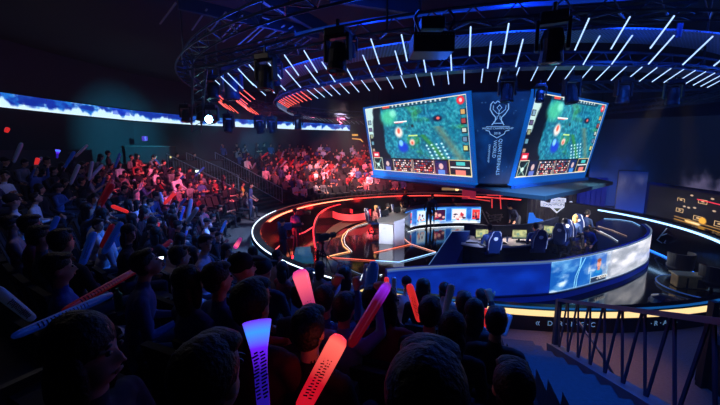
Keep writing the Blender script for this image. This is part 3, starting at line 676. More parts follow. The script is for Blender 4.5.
tb_ = [walong(i/20, 0) for i in range(21)]; bk = [q+Vector((.2,.85,0)) for q in tb_][::-1]
m = MB(); m.prism(tb_+bk, FZ+1.05, FZ+1.1); m.build('desk_top', mat('desk_top_blue', (40,70,130), .35), pw)
# white caster desk
cd = empty('caster_desk', (0,0,0)); tag(cd, 'white fronted caster desk with grey top at the left end of the picture wall', 'desk')
A, Bq, Cq, Dq = at(379,243.5,FZ), at(393,244.5,FZ), at(393.3,244.5,FZ), at(404,243.5,FZ)
zt = .12
def up(v, z): return Vector((v.x, v.y, z))
m = MB(); m.sheet([A,Bq],[up(A,zt),up(Bq,zt)], th=.08); m.build('front_panel', M_white, cd)
m = MB(); C2 = Cq+Vector((.03,-.3,0)); D2_ = Dq+Vector((0,-.15,0)); m.sheet([C2,D2_],[up(C2,zt+.12),up(D2_,zt+.2)], th=.08); m.build('front_panel', mat('lilac_white_laminate', (205,210,236), .35), cd)
m = MB(); tpx = [(378.5,222.5),(393.5,223.5),(403,218.5),(409,214),(413,209.5),(401,207.5),(392,212),(385,216),(377,219.5)]
q = [at(x,y,zt) for x,y in tpx]; m.prism(q, zt-.05, zt+.01); m.build('desk_top', mat('grey_desk_top', (150,146,140), .3), cd)
m = MB(); m.sheet([up(q[2],FZ),up(q[4],FZ)],[up(q[2],zt-.05),up(q[4],zt-.05)], th=.06); m.build('side_panel', M_gloss, cd)
# near team desk: long curved counter with keyboards and monitors
nd = empty('player_desk', (0,0,0)); tag(nd, 'long pale player desk with a dark blue slanted end on the near platform', 'desk')
fr = smooth([at(x,y,.2) for x,y in ((461,243),(480,246),(505,246.5),(525,245),(541,242),(553,237),(562,231))],5)
bk = smooth([at(x,y,.2) for x,y in ((556,226.5),(545,230.5),(530,234),(508,236),(485,236),(464,234))],5)
m = MB(); m.prism(fr+bk, .15, .2); m.build('desk_top', mat('pale_desk_top', (176,176,186), .3), nd)
m = MB(); m.sheet([up(v,dz) for v in bk],[up(v,.62) for v in bk], th=.08); m.build('back_panel', mat('dark_blue_panel', (16,26,52), .4), nd)
m = MB(); m.sheet([up(v,dz) for v in fr],[up(v,.15) for v in fr], th=-.04); m.build('modesty_panel', M_gloss, nd)
m = MB(); w0 = [at(452,231.5,.5),at(470,231,.5),at(456,263,-.3),at(428,266,-.3)]
w1 = [v+Vector((.1,.5,0)) for v in w0]; m.add([*w0,*[Vector((v.x,v.y,dz)) for v in w0]], [(0,1,2,3),(7,6,5,4),(0,4,5,1),(1,5,6,2),(2,6,7,3),(3,7,4,0)]); m.build('slanted_end', mat('navy_panel', (14,40,96), .35), nd)
m = MB(); m.tube([w0[0],w0[3]], .012, 5); m.tube([at(470,243,.15),at(462,244,.15),at(451,258,-.2)], .012, 5); m.tube([w0[0],w0[1]],.012,5); m.build('edge_light', mat('edge_pale', emit=(90,130,190), es=.8), nd)
p_mon = Pic(20,12,(150,160,120)); cloud(p_mon, 60, .4, (214,214,150), 5, 4); p_mon.ell(.4,.5,.12,.2,(120,170,160),.5); p_mon.rect(0,.85,1,1,(90,110,100))
S_mon = screenmat('monitor_led', 1.0)
def monitor(px, py, w, h, yaw, label):
    q = at(px, py, .2); e = empty('monitor', q, yaw)
    mm = MB(); mm.box((0,.03,.26+.0),(w+.04,.04,h+.04)); mm.build('case', M_black, e)
    mm = MB(); mm.box((0,.03,.05),(.05,.03,.1)); mm.lathe([(.1,0),(.1,.012),(.02,.014)],(0,.03,0),16); mm.build('stand', M_black, e)
    p_mon.build('display', lambda u, v: Vector((-w/2+u*w, .005, .26-h/2+v*h)), S_mon, e)
    tag(e, label, 'monitor', 'monitors on the player desk')
monitor(482,241,.46,.30,.1,'monitor in front of the leftmost near player, glowing yellow-green')
monitor(519,241.5,.46,.30,-.15,'monitor at the middle of the near player desk, glowing yellow-green')
monitor(549,237,.36,.30,-.5,'monitor at the right end of the near desk, half hidden by players')
def item(fn, name, loc, label, cat, mt, rz=0, group=None):
    mm = MB(); fn(mm); o = mm.build(name, mt); o.location = loc; o.rotation_euler = (0,0,rz); tag(o, label, cat, group); return o
kb = lambda mm: [mm.box((0,0,.012),(.42,.14,.02))]+[mm.box((-.18+.04*i,-.045+.03*j,.026),(.032,.022,.01)) for i in range(10) for j in range(4)]
for px, py, lab in ((472,243,'keyboard left of the leftmost gaming chair'),(500,243.5,'keyboard between the two near gaming chairs'),(527,242,'keyboard before the second near player')):
    item(kb, 'keyboard', at(px,py,.205), lab, 'keyboard', M_black, random.uniform(-.2,.2), 'keyboards on the player desk')
item(lambda mm: mm.lathe([(.03,0),(.033,.02),(.033,.15),(.012,.19),(.014,.22)],n=14), 'water_bottle', at(507,242,.2), 'small clear water bottle on the near player desk', 'bottle', mat('bottle_plastic',(170,190,210),.2))
# gaming chairs
def gaming_chair():
    e = empty('gaming_chair'); bl_ = mat('chair_blue', (18,44,104), .4); wt = mat('chair_trim', (210,222,240), .5)
    m = MB(); m.box((0,.0,.48),(.5,.5,.1)); m.build('seat', bl_, e, bevel=.03)
    # contoured backrest
    m = MB(); prof = [(.0,.22),(.12,.25),(.3,.26),(.44,.26),(.54,.23),(.62,.18),(.70,.17),(.76,.11)]
    ys = lambda z: -.24-.18*z
    vs = []; 
    for z, w in prof: vs += [(-w,ys(z)-.0,.5+z),(-w*.8,ys(z)-.08,.5+z),(w*.8,ys(z)-.08,.5+z),(w,ys(z),.5+z),(w*.6,ys(z)+.03,.5+z),(-w*.6,ys(z)+.03,.5+z)]
    fs = [(i*6+j, i*6+(j+1)%6, (i+1)*6+(j+1)%6, (i+1)*6+j) for i in range(len(prof)-1) for j in range(6)]+[tuple(range(6)), tuple(42+j for j in range(6))[::-1]]
    m.add(vs, fs); m.build('backrest', bl_, e, bevel=.01)
    m = MB()
    for s in (-1,1): m.tube([(s*w*.84, ys(z)-.085, .5+z) for z, w in prof[1:]], .015, 5)
    m.lathe([(.07,0),(.07,.012),(.05,.014)], (0,ys(.52)-.075,.5+.52), 16, M=Euler((pi/2,0,0)).to_matrix()); m.build('backrest_trim', wt, e)
    for s in (-1,1):
        m = MB(); m.bar((s*.3,0,.5),(s*.3,0,.7),.04); m.box((s*.3,.02,.71),(.08,.28,.03)); m.build('armrest', M_black, e)
    m = MB(); m.tube([(0,0,.1),(0,0,.44)],.03,8); m.build('gas_lift', M_metal, e)
    m = MB()
    for k in range(5): a = 2*pi*k/5; m.bar((0,0,.1),(.3*cos(a),.3*sin(a),.07),.05,.04)
    b = m.build('star_base', M_black, e)
    m = MB()
    for k in range(5): a = 2*pi*k/5; m.lathe([(.01,-.02),(.035,-.02),(.035,.02),(.01,.02)],(.3*cos(a),.3*sin(a),.035),10,M=Euler((pi/2,0,a)).to_matrix())
    m.build('caster_wheel', M_black, e); return e
gc = gaming_chair(); CH = [(489,265,.05,'blue gaming chair with white piping, leftmost on the near platform'),(534,263,-.1,'blue gaming chair, second from left on the near platform'),
    (560,255,-.75,'blue gaming chair third from left, turned side on'),(571,250,-1.0,'blue gaming chair fourth from left, half hidden by a blond player'),(583,243,-1.15,'blue gaming chair furthest right on the near platform')]
chairs = []
for i, (px,py,yw,lab) in enumerate(CH):
    o = gc if i == 0 else copy_tree(gc); q = at(px,py,dz); o.location = q; o.rotation_euler.z = yw; tag(o, lab, 'chair', 'gaming chairs of the near team'); chairs.append(o)
# dark curtain backdrop with silver crest, blue glowing column walls
a_, b_ = at(532,223,dz), at(573,222,dz)
def curtain(x0, x1, d, z0, z1, mt, name, label, cat='curtain'):
    A = atd(x0, 200, d); B_ = atd(x1, 200, d); n = 50; bot = []; 
    for i in range(n+1):
        t = i/n; bot.append(Vector((A.x+(B_.x-A.x)*t, d+.06*sin(t*70), 0)))
    mm = MB(); mm.sheet(zset(bot,z0), zset(bot,z1), th=.02); o = mm.build(name, mt); tag(o, label, cat); return o
curtain(528, 577, 20.0, FZ, 2.2, mat('black_drape', (36,22,30), .8), 'black_curtain', 'dark pleated curtain behind the near players carrying the silver crest')
curtain(577, 606, 20.6, FZ, 1.7, mat('blue_drape', (20,60,190), .6), 'blue_curtain', 'blue lit pleated curtain right of the silver crest')
cr = empty('silver_crest', atd(557,205,19.7)); tag(cr, 'silver winged crest sign with black lettering on the dark curtain', 'sign')
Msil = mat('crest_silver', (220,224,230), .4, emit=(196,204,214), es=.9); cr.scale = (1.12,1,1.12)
m = MB(); xz = lambda L, y0, y1: m.add([(x,y,z) for y in (y0,y1) for x,z in L], [tuple(range(len(L))), tuple(range(len(L),2*len(L)))[::-1]]+[(i,(i+1)%len(L),len(L)+(i+1)%len(L),len(L)+i) for i in range(len(L))])
xz([(-.85,.22),(-.7,.2),(-.5,.12),(.5,.12),(.7,.2),(.85,.1),(.83,-.14),(.35,-.12),(0,-.42),(-.35,-.12),(-.83,-.06)], -.04, .0); m.build('plate', Msil, cr)
m = MB(); xz([(-.36,.14),(-.3,.32),(-.05,.38),(.0,.42),(.05,.38),(.42,.34),(.42,.14)], -.03, .0); m.build('crown', Msil, cr)
m = MB(); xz([(-.2,-.16),(.2,-.16),(0,-.33)], -.06, -.045); m.build('shield', mat('crest_olive', (96,110,70), .5), cr)
Mi = mat('crest_ink', (14,14,20), .5); X = (1,0,0)
text_mesh('CHAMPIONSHIP', .21, Mi, 'lettering', frame_M((0,-.045,.02), X, (0,0,1)), cr, .003); text_mesh('WORLD', .16, Mi, 'lettering', frame_M((.03,-.035,.23), X, (0,0,1)), cr, .003)
# blue glowing screen behind curtain right of presenter, and lit light table
a_ = atd(531,214,19.0)
m = MB(); L = [(-.02,.75),(.25,.75),(.45,.35),(.95,.2),(1.05,-.1),(1.0,-.7),(-.1,-.7)]; xz(L, -.05, 0)
o = m.build('blue_light_panel', mat('blue_panel_led', (20,60,150), .4, emit=(20,110,230), es=.9)); o.scale = (.8,1,.7); o.location = (a_.x-.1, 19, a_.z-.45); tag(o, 'jagged bright blue light panel between presenter and silver crest', 'panel')
# red lattice and trestle behind the near desk, red light put in as emission
def px_bar(name, label, cat, segs_, w, mt, group=None, d=None):
    mm = MB()
    for x0,y0,x1,y1 in segs_: mm.bar(atd(x0,y0,d), atd(x1,y1,d), w)
    return tag(mm.build(name, mt), label, cat, group)
Mred = mat('red_lit_metal', (200,90,80), .4, .3, emit=(255,70,60), es=.8)
px_bar('equipment_rack', 'angled silver and red equipment rack standing right of the picture wall', 'rack', [(482,210,494,235),(486,212,498,222),(488,216,502,214.5),(489,218.5,503,217),(490,221,500,219),(502,214,500,221),(496,214.5,494,221)], .05, mat('rack_silver', (150,130,130), .4, .4), d=17.6)
px_bar('red_lit_trestle', 'red-lit trestle frame at the back of the pit under the video cube', 'trestle', [(431,194.5,470,197),(468,198,490,201),(484,196.5,503,199),(487,195,503,195.5),(500,195,501,209),(492,199,492,208),(484,228,512,223)], .05, Mred, d=21.5)
m = MB(); q = atd(469,193,22.0); m.box((q.x,22,q.z),(.85,.1,.75)); tag(m.build('pink_light_box', mat('pink_box', (150,40,60), .5, emit=(170,40,60), es=.5)), 'dim pink square light box on the back rim beneath the video cube', 'light box')
m = MB(); a = atd(442,189,23); b = atd(462,189,23); m.bar(a,b,.12,.16); tag(m.build('warm_wall_lamp', mat('warm_lamp', emit=(190,150,100), es=.5)), 'long warm strip lamp on the wall under the video cube', 'lamp')
m = MB(); q = atd(457,189,22.8); m.lathe([(.02,-.12),(.09,-.1),(.11,0),(.09,.1),(.02,.12)], q, 12); tag(m.build('warm_bulb', mat('warm_bulb', emit=(255,210,140), es=2)), 'small bright warm bulb on the strip lamp', 'lamp')
# yellow-lit ledge seen left of the cube
m = MB(); m.bar(atd(352,135,27), atd(358,135,27), .1, .12); m.bar(atd(352,138.5,27), atd(361,139.5,27), .07); m.bar(atd(360,139,27), atd(363,142,27), .07); tag(m.build('yellow_sign_light', mat('yellow_led', emit=(220,190,40), es=.8)), 'small yellow zigzag light left of the left game screen', 'light')
# ================================================================== RIGHT SIDE WALL AND SCREENS
def wpt(px, z, X=14.0):                     # point on the right side panel plane at pixel column px
    x, y, zz = ray(px, 200); Y = X*y/x
    return Vector((X, Y, z))
rw = empty('side_desk_wall', (0,0,0)); tag(rw, 'dark right side wall unit with gold icon screen and white LED line', 'wall unit')
y1, y0 = at(643,217,0.).y, 8.0
xa = at(643,217,0.).x; xb = at(720,240,0.).x
def rp_(t, z, off=0): 
    A_ = Vector((xa, y1, 0)); B_ = at(722,240.6,0); B2_ = A_+(B_-A_)*1.8; v = A_.lerp(B2_, t); d = (B_-A_).normalized(); n = Vector((d.y, -d.x, 0)); n = -n if n.x > 0 else n
    return Vector((v.x+n.x*off, v.y+n.y*off, z))
m = MB(); m.sheet([rp_(0,0),rp_(1,0)],[rp_(0,1.75),rp_(1,1.75)], th=.35); m.build('housing', mat('navy_housing', (14,34,92), .4), rw)
p = Pic(300, 92, (18,17,20)); rng = random.Random(5)
p.rect(.02,.42,.5,.43,(40,40,44),.5)
def icon(x, y, s, c=(226,184,130)):
    s *= 1.25
    p.frame(x-s*.5, y-s*1.0, x+s*.5, y+s*1.0, .003, c, (38,30,26)); p.ell(x, y, s*.25, s*.6, c, .4, .9); p.rect(x-s*.35,y+s*.2,x+s*.35,y+s*.4,(24,20,20))
for x, y, s in ((.27,.30,.042),(.27,.60,.042),(.415,.24,.045),(.40,.70,.05),(.53,.72,.05),(.56,.27,.045),(.66,.3,.04),(.66,.7,.045),(.8,.3,.045),(.8,.7,.045)): icon(x, y, s)
for x, y in ((.34,.12),(.30,.46),(.37,.44),(.47,.12),(.49,.42),(.33,.47)): p.ell(x, y, .014, .03, (190,160,130), .4)
p.ell(.43,.74,.03,.12,(240,170,60),.4); p.ell(.37,.86,.06,.07,(246,216,160),.3); p.ell(.34,.83,.03,.05,(240,196,120),.3); p.line(.24,.80,.7,.86,.006,(150,110,60)); p.line(.24,.88,.6,.93,.006,(170,120,50)); p.line(.38,.20,.75,.28,.006,(230,50,70))
p.build('icon_screen', lambda u, v: rp_(.03+u*.95, .16+v*1.5, .03), S_led, rw)
m = MB(); m.sheet([rp_(-.02,FZ),rp_(1,FZ)],[rp_(-.02,-.03),rp_(1,-.03)], th=.1); m.build('lower_panel', mat('navy_low', (8,16,50), .4), rw)
# big wall screens with mist
p = Pic(120, 60, (6,10,24)); hz = fbm(p.X*7, p.Y*0, 71); n = fbm(p.X*9, p.Y*5, 72, 5)
p.blend(np.clip((p.Y-.47+(hz-.5)*.4+(n-.5)*.3)*9, 0, 1)*.9*np.clip((p.X-.58)*16,0,1), (82,76,106)); p.blend(np.clip((p.Y-.42+(n-.5)*.4)*5,0,1)*np.clip((.45-p.X)*8,0,1)*.8, (14,50,140)); p.blend(np.clip((n-.5)*5,0,1)*np.clip((p.X-.6)*10,0,1)*np.clip((p.Y-.46)*10,0,1)*.5, (104,96,128))
p.blend(np.clip((.5-p.X)*2, 0, 1)*np.clip(p.Y*1.1-.1, 0, 1), (8,40,120))
m1, m2 = atd(590,165,21.5), atd(760,170,17.5)
p.build('x', lambda u, v: Vector((m1.x+(m2.x-m1.x)*u, m1.y+(m2.y-m1.y)*u, -.5+v*5.6)), screenmat('mist_led', 1.1), None)
o = bpy.data.objects['x']; o.name = 'mist_screen'; tag(o, 'huge dark blue wall screen showing purple mist behind the right side', 'screen')
# give it a cabinet
m = MB(); m.sheet([(m1.x+.05,m1.y+.05,-.5),(m2.x+.05,m2.y+.05,-.5)],[(m1.x+.05,m1.y+.05,5.1),(m2.x+.05,m2.y+.05,5.1)], th=.15); c_ = m.build('cabinet', M_black, o)
p = Pic(40, 44, (8,30,96)); cloud(p, 81, .35, (70,74,120), 3, 3, np.clip(1.5-p.Y*2.6, 0, 1)*np.clip(p.Y*6,0,1), 4); p.blend(np.clip(p.Y*1.4-.4, 0, 1)*.9, (10,72,214)); cloud(p, 83, .55, (40,110,230), 3, 5, np.clip(p.Y*2-.8,0,1), 3)
a, b = atd(616,200,19.2), atd(645,200,18.4)
sc_ = p.build('cloud_column_screen', lambda u, v: Vector((a.x+(b.x-a.x)*u, a.y+(b.y-a.y)*u, FZ+v*(3.05)))+Vector((0,0,0)), screenmat('column_led', 1.0)); tag(sc_, 'upright blue cloud screen left of the gold icon screen', 'screen')
m = MB(); m.sheet([(a.x,a.y+.06,FZ),(b.x,b.y+.06,FZ)],[(a.x,a.y+.06,2.25),(b.x,b.y+.06,2.25)], th=.15); m.build('cabinet', M_black, sc_)
a, b = atd(594,205,18.8), atd(646,212,17.0)
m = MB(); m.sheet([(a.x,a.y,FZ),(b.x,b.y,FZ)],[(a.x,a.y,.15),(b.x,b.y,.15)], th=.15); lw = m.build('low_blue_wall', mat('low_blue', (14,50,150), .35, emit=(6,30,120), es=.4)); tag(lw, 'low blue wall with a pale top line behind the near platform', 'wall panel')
m = MB(); m.bar((a.x,a.y,.17),(b.x,b.y,.17),.03); m.build('top_line', mat('pale_line', emit=(140,180,240), es=1.2), lw)
# round podium, console with gold light put into its colour and round chairs on the right of the pit floor
q = at(700,289,FZ); e = empty('round_podium', q); tag(e, 'round dark podium edge curving on the pit floor at far right', 'podium')
m = MB(); m.lathe([(1.05,0),(1.05,.05),(1.02,.07),(.02,.07)], (0,0,0), 48); m.build('platform', M_gloss, e)
m = MB(); m.tube([(1.05*cos(t),1.05*sin(t),.06) for t in [i*2*pi/48 for i in range(48)]], .02, 5, closed=True); m.build('edge_light', mat('podium_edge', (60,90,140), .3, .5, emit=(40,80,150), es=.4), e)
q = at(690,288,FZ+.07); e = empty('gold_lit_console', q, -.25); e.scale = (.72,.72,.62); tag(e, 'low brass coloured console catching warm light on the round podium', 'console')
m = MB(); m.box((0,.1,.32),(1.1,.5,.6)); m.build('body', mat('gold_lit_panel', (196,160,96), .35, .6, noise_s=5, noise_a=.6), e, bevel=.03)
m = MB(); m.box((0,.1,.66),(1.25,.6,.05)); m.build('top', mat('gold_lit_top', (230,206,150), .3, .5), e)
m = MB(); m.box((-.2,-.16,.3),(.06,.02,.5)); m.box((.3,-.16,.3),(.3,.02,.4)); m.build('trim', M_black, e)
def round_chair(px, py, label, mt):
    q = at(px,py,FZ); e = empty('tub_chair', q); mm = MB(); mm.lathe([(.26,.2),(.34,.3),(.36,.42),(.3,.46),(.02,.46)],(0,0,0),20); mm.build('seat', mt, e, smooth=True)
    mm = MB(); mm.ring([(.3,.4),(.36,.4),(.38,.85),(.33,.85)],-200,20,18,c=(0,0)); mm.build('backrest', mt, e); mm = MB(); mm.tube([(0,0,0),(0,0,.25)],.04,8); mm.lathe([(.25,0),(.25,.02),(.03,.04)],(0,0,0),16); mm.build('pedestal', M_metal, e); tag(e, label, 'chair', 'dark tub chairs at the right of the pit')
M_tub = mat('tub_black', (16,20,28), .3)
for x,y,l in ((678,277,'dark tub chair beside the gold-lit console'),(711,292,'dark tub chair nearest the right edge by the console')): round_chair(x,y,l,M_tub)
q = at(667,304,FZ); m = MB(); m.lathe([(.4,0),(.42,.05),(.36,.16),(.2,.22),(.02,.24)], (0,0,0), 24); o = m.build('dome_case', mat('dome_blue', (20,30,60), .15)); o.location = q; tag(o, 'low glossy dark dome on the pit floor behind the rim, right', 'case')
px_bar('folding_stand', 'thin silver folding stand on the dark floor below the white LED line', 'stand', [(657,240,667,228),(664,243,675,229),(657,240,662,243),(664,243,672,244),(660,236,669,233)], .03, M_silver, d=14.5)
# left part of the pit: glass table, cameras, dark equipment
def cam_rig(px, py, s, label, mt):
    q = at(px,py,FZ); e = empty('broadcast_camera', q); e.scale = (s,)*3
    for k in range(3):
        a = 2*pi*k/3+.4; mm = MB(); mm.tube([(0,0,.95),(.45*cos(a),.45*sin(a),0)], [.03,.015], 6); mm.build('leg', M_metal, e)
    mm = MB(); mm.tube([(0,0,.9),(0,0,1.15)], .05, 8); mm.lathe([(.09,1.12),(.1,1.2),(.05,1.24)], (0,0,0), 12); mm.build('fluid_head', M_black, e)
    mm = MB(); mm.box((0,0,1.38),(.2,.5,.26)); mm.box((0,-.2,1.53),(.14,.16,.08)); b = mm.build('camera_body', mt, e, bevel=.02)
    mm = MB(); mm.tube([(0,.25,1.38),(0,.42,1.38),(0,.46,1.38),(0,.6,1.38)], [.09,.09,.12,.12], 12); mm.build('lens', M_black, b)
    mm = MB(); mm.tube([(.12,-.1,1.3),(.2,-.5,1.2)], .015, 6); mm.build('pan_bar', M_black, e); tag(e, label, 'camera', 'broadcast cameras in the pit'); return e
M_cb = mat('camera_blue_shell', (60,90,140), .4)
c1 = cam_rig(286,262,1.0,'broadcast camera on a tripod with blue highlights at the left of the pit',M_cb); c1.rotation_euler.z = -1.2
c2 = cam_rig(299,240,.95,'smaller broadcast camera further back at the left of the pit',M_fx); c2.rotation_euler.z = -1.4
c3 = cam_rig(323,272,.9,'broadcast camera lost in the dark right of the glass table',M_fx); c3.rotation_euler.z = -.8
q = [at(x,y,-.1) for x,y in ((296,247),(311,246.5),(314,263),(292,262))]; e = empty('glass_table', (0,0,0)); tag(e, 'square teal glass table on the pit floor by the cameras', 'table')
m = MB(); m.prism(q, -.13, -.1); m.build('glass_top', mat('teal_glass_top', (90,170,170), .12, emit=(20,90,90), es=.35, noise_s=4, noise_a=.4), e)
for v in q: m = MB(); c0 = sum(q, Vector())/4; w = v.lerp(c0,.08); m.bar((w.x,w.y,FZ),(w.x,w.y,-.13),.05); m.build('leg', M_metal, e)
q = at(302,262,FZ)
px_bar('cable_rail', 'slim dark rail in the pit right of the glass table', 'rail', [(311,246,340,263),(311,246,312,258),(326,254,327,268)], .03, M_metal, d=11.5)
m = MB(); a = at(270,255,FZ+.3); 
led_line([at(267,259,-.2),at(276,249,-.2),at(284,242,-.2)], .03, (255,90,90), 2., 'led_line', 'diagonal pinkish red light bar at the left of the pit', 'LED lines set in the stage floor')
led_line([at(294,236,-.5),at(305,232,-.5),at(313,227,-.5)], .06, (240,60,70), 1.6, 'led_line', 'thick red light bar by the red-edged stage wall', 'LED lines set in the stage floor')
# ================================================================== RAILS
def slat_rail(name, A, B_, h, label, pairs, mt, postw=.07):
    o = Vector((A.x,A.y,0)); e = empty(name, o); A = A-o; B_ = B_-o; d = B_-A; H = Vector((0,0,h))
    mm = MB(); mm.bar(A, B_, .06, .045); mm.build('handrail', mt, e)
    mm = MB(); mm.bar(A-H, B_-H, .05, .04); mm.build('bottom_rail', mt, e)
    for v in (A, B_): mm = MB(); mm.bar(v-H*1.1, v, postw); mm.build('post', mt, e)
    for i in range(pairs):
        for t0, t1 in (((i+.1)/pairs, (i+.55)/pairs), ((i+1)/pairs, (i+.55)/pairs)):
            mm = MB(); mm.bar(A+d*t0, A+d*t1-H, .016, .022); mm.build('slat', mt, e)
    tag(e, label, 'railing'); return e
rA = atd(559,300,5.35); rB = atd(649,312,2.89); rC = rA+(rB-rA)*1.6
slat_rail('stair_railing', rA, rC, .84, 'dark railing with V shaped slats climbing beside the steps at lower right', 10, M_bluemetal)
m = MB(); H = Vector((0,0,.97)); H = Vector((0,0,.84)); m.bar(rA-H-(rB-rA)*.03, rC-H, .2, .12); tag(m.build('railing_kerb', mat('kerb_blue_grey', (60,76,98), .6, noise_s=6)), 'sloping blue-grey kerb under the V slatted railing', 'kerb')
m = MB(); m.tube([at(577,320,.6), at(600,352,.35), at(613,374,.1)], .02, 8); tag(m.build('stair_handrail', M_bluemetal), 'slanting blue handrail seen through the V slatted railing', 'handrail')
a = atd(710,330,4.6)
m = MB(); m.bar((a.x+.0,a.y,0),(a.x,a.y,1.3),.09); m.box((a.x+.35,a.y-.1,.35),(.6,.5,.7)); tag(m.build('railing_end_block', M_black), 'dark post and plinth block at the right edge of the photo', 'post')
M_rail = mat('pale_steel_rail', (150,160,178), .4, .3)
def bar_rail(A, B_, h, n, label, low=.1):
    A = Vector(A); B_ = Vector(B_); e = empty('stair_railing', A); d = B_-A; U = Vector((0,0,h))
    mm = MB(); mm.tube([U, d+U], .024, 6); mm.build('handrail', M_rail, e)
    mm = MB(); mm.bar(Vector((0,0,low)), d+Vector((0,0,low)), .04); mm.build('bottom_rail', M_rail, e)
    mm = MB()
    for i in range(n+1): v = d*(i/n); mm.bar(v+Vector((0,0,0 if i in (0,n) else low)), v+U, .012 if 0 < i < n else .04)
    mm.build('balusters', M_rail, e); tag(e, label, 'railing', 'rails of the far stair'); return e
bar_rail(P(R0+.6,147.3,.1), P(17.2,147.3,2.2), .95, 26, 'railing on the far side of the stair by the far stand')
bar_rail(P(R0+.5,163.3,.1), P(17.2,159.6,2.2), .95, 26, 'railing on the near side of the stair by the left stand')
bar_rail(P(R0+2.6,154.5,.9), P(17.2,154.5,2.2), .95, 18, 'middle railing up the centre of the far stair')
# ================================================================== PEOPLE
def cap_(m, a, ra, b, rb, n=12):                          # capsule that tapers
    a, b = Vector(a), Vector(b); d = b-a; L = d.length; d.normalize() if L else None
    up_ = Vector((0,0,1)) if abs(d.z) < .95 else Vector((0,1,0)); x = d.cross(up_).normalized(); y = x.cross(d)
    rings = []
    for i in range(0, 5): t = -pi/2+pi/2*i/4; rings.append((ra*cos(t)+1e-4, ra*sin(t)))
    for i in range(0, 5): t = pi/2*i/4; rings.append((rb*cos(t)+1e-4, L+rb*sin(t)))
    vs = [a+d*h+(x*cos(2*pi*j/n)+y*sin(2*pi*j/n))*r for r, h in rings for j in range(n)]
    k = len(rings); fs = [(i*n+j, i*n+(j+1)%n, (i+1)*n+(j+1)%n, (i+1)*n+j) for i in range(k-1) for j in range(n)]
    m.add(vs, fs+[tuple(range(n))[::-1], tuple((k-1)*n+j for j in range(n))])
def ell_(m, M, c, r, n=14, k=9, mi=0, nz=0):
    vs = []; c = Vector(c)
    for i in range(k+1):
        t = -pi/2+pi*i/k
        for j in range(n):
            v = Vector((r[0]*(cos(t)+1e-3)*cos(2*pi*j/n), r[1]*(cos(t)+1e-3)*sin(2*pi*j/n), r[2]*sin(t)))
            if nz: v *= 1+nz*(noise.noise(v*38)+.4*noise.noise(v*90))
            vs.append(M @ (c+v))
    m.add(vs, [(i*n+j, i*n+(j+1)%n, (i+1)*n+(j+1)%n, (i+1)*n+j) for i in range(k) for j in range(n)]+[tuple(range(n))[::-1], tuple(k*n+j for j in range(n))], mi)
def remesh(mb, voxel, sm=2):
    me = mb.mesh('tmp', M_skin); o = bpy.data.objects.new('tmp', me); COL.objects.link(o)
    r = o.modifiers.new('r', 'REMESH'); r.mode = 'VOXEL'; r.voxel_size = voxel
    if sm: s = o.modifiers.new('s', 'SMOOTH'); s.factor = .5; s.iterations = sm
    dg = bpy.context.evaluated_depsgraph_get(); dg.update()
    out = bpy.data.meshes.new_from_object(o.evaluated_get(dg)); bpy.data.objects.remove(o); bpy.data.meshes.remove(me); return out
TI = {'skin':0, 'top':1, 'trou':2, 'shoe':3}
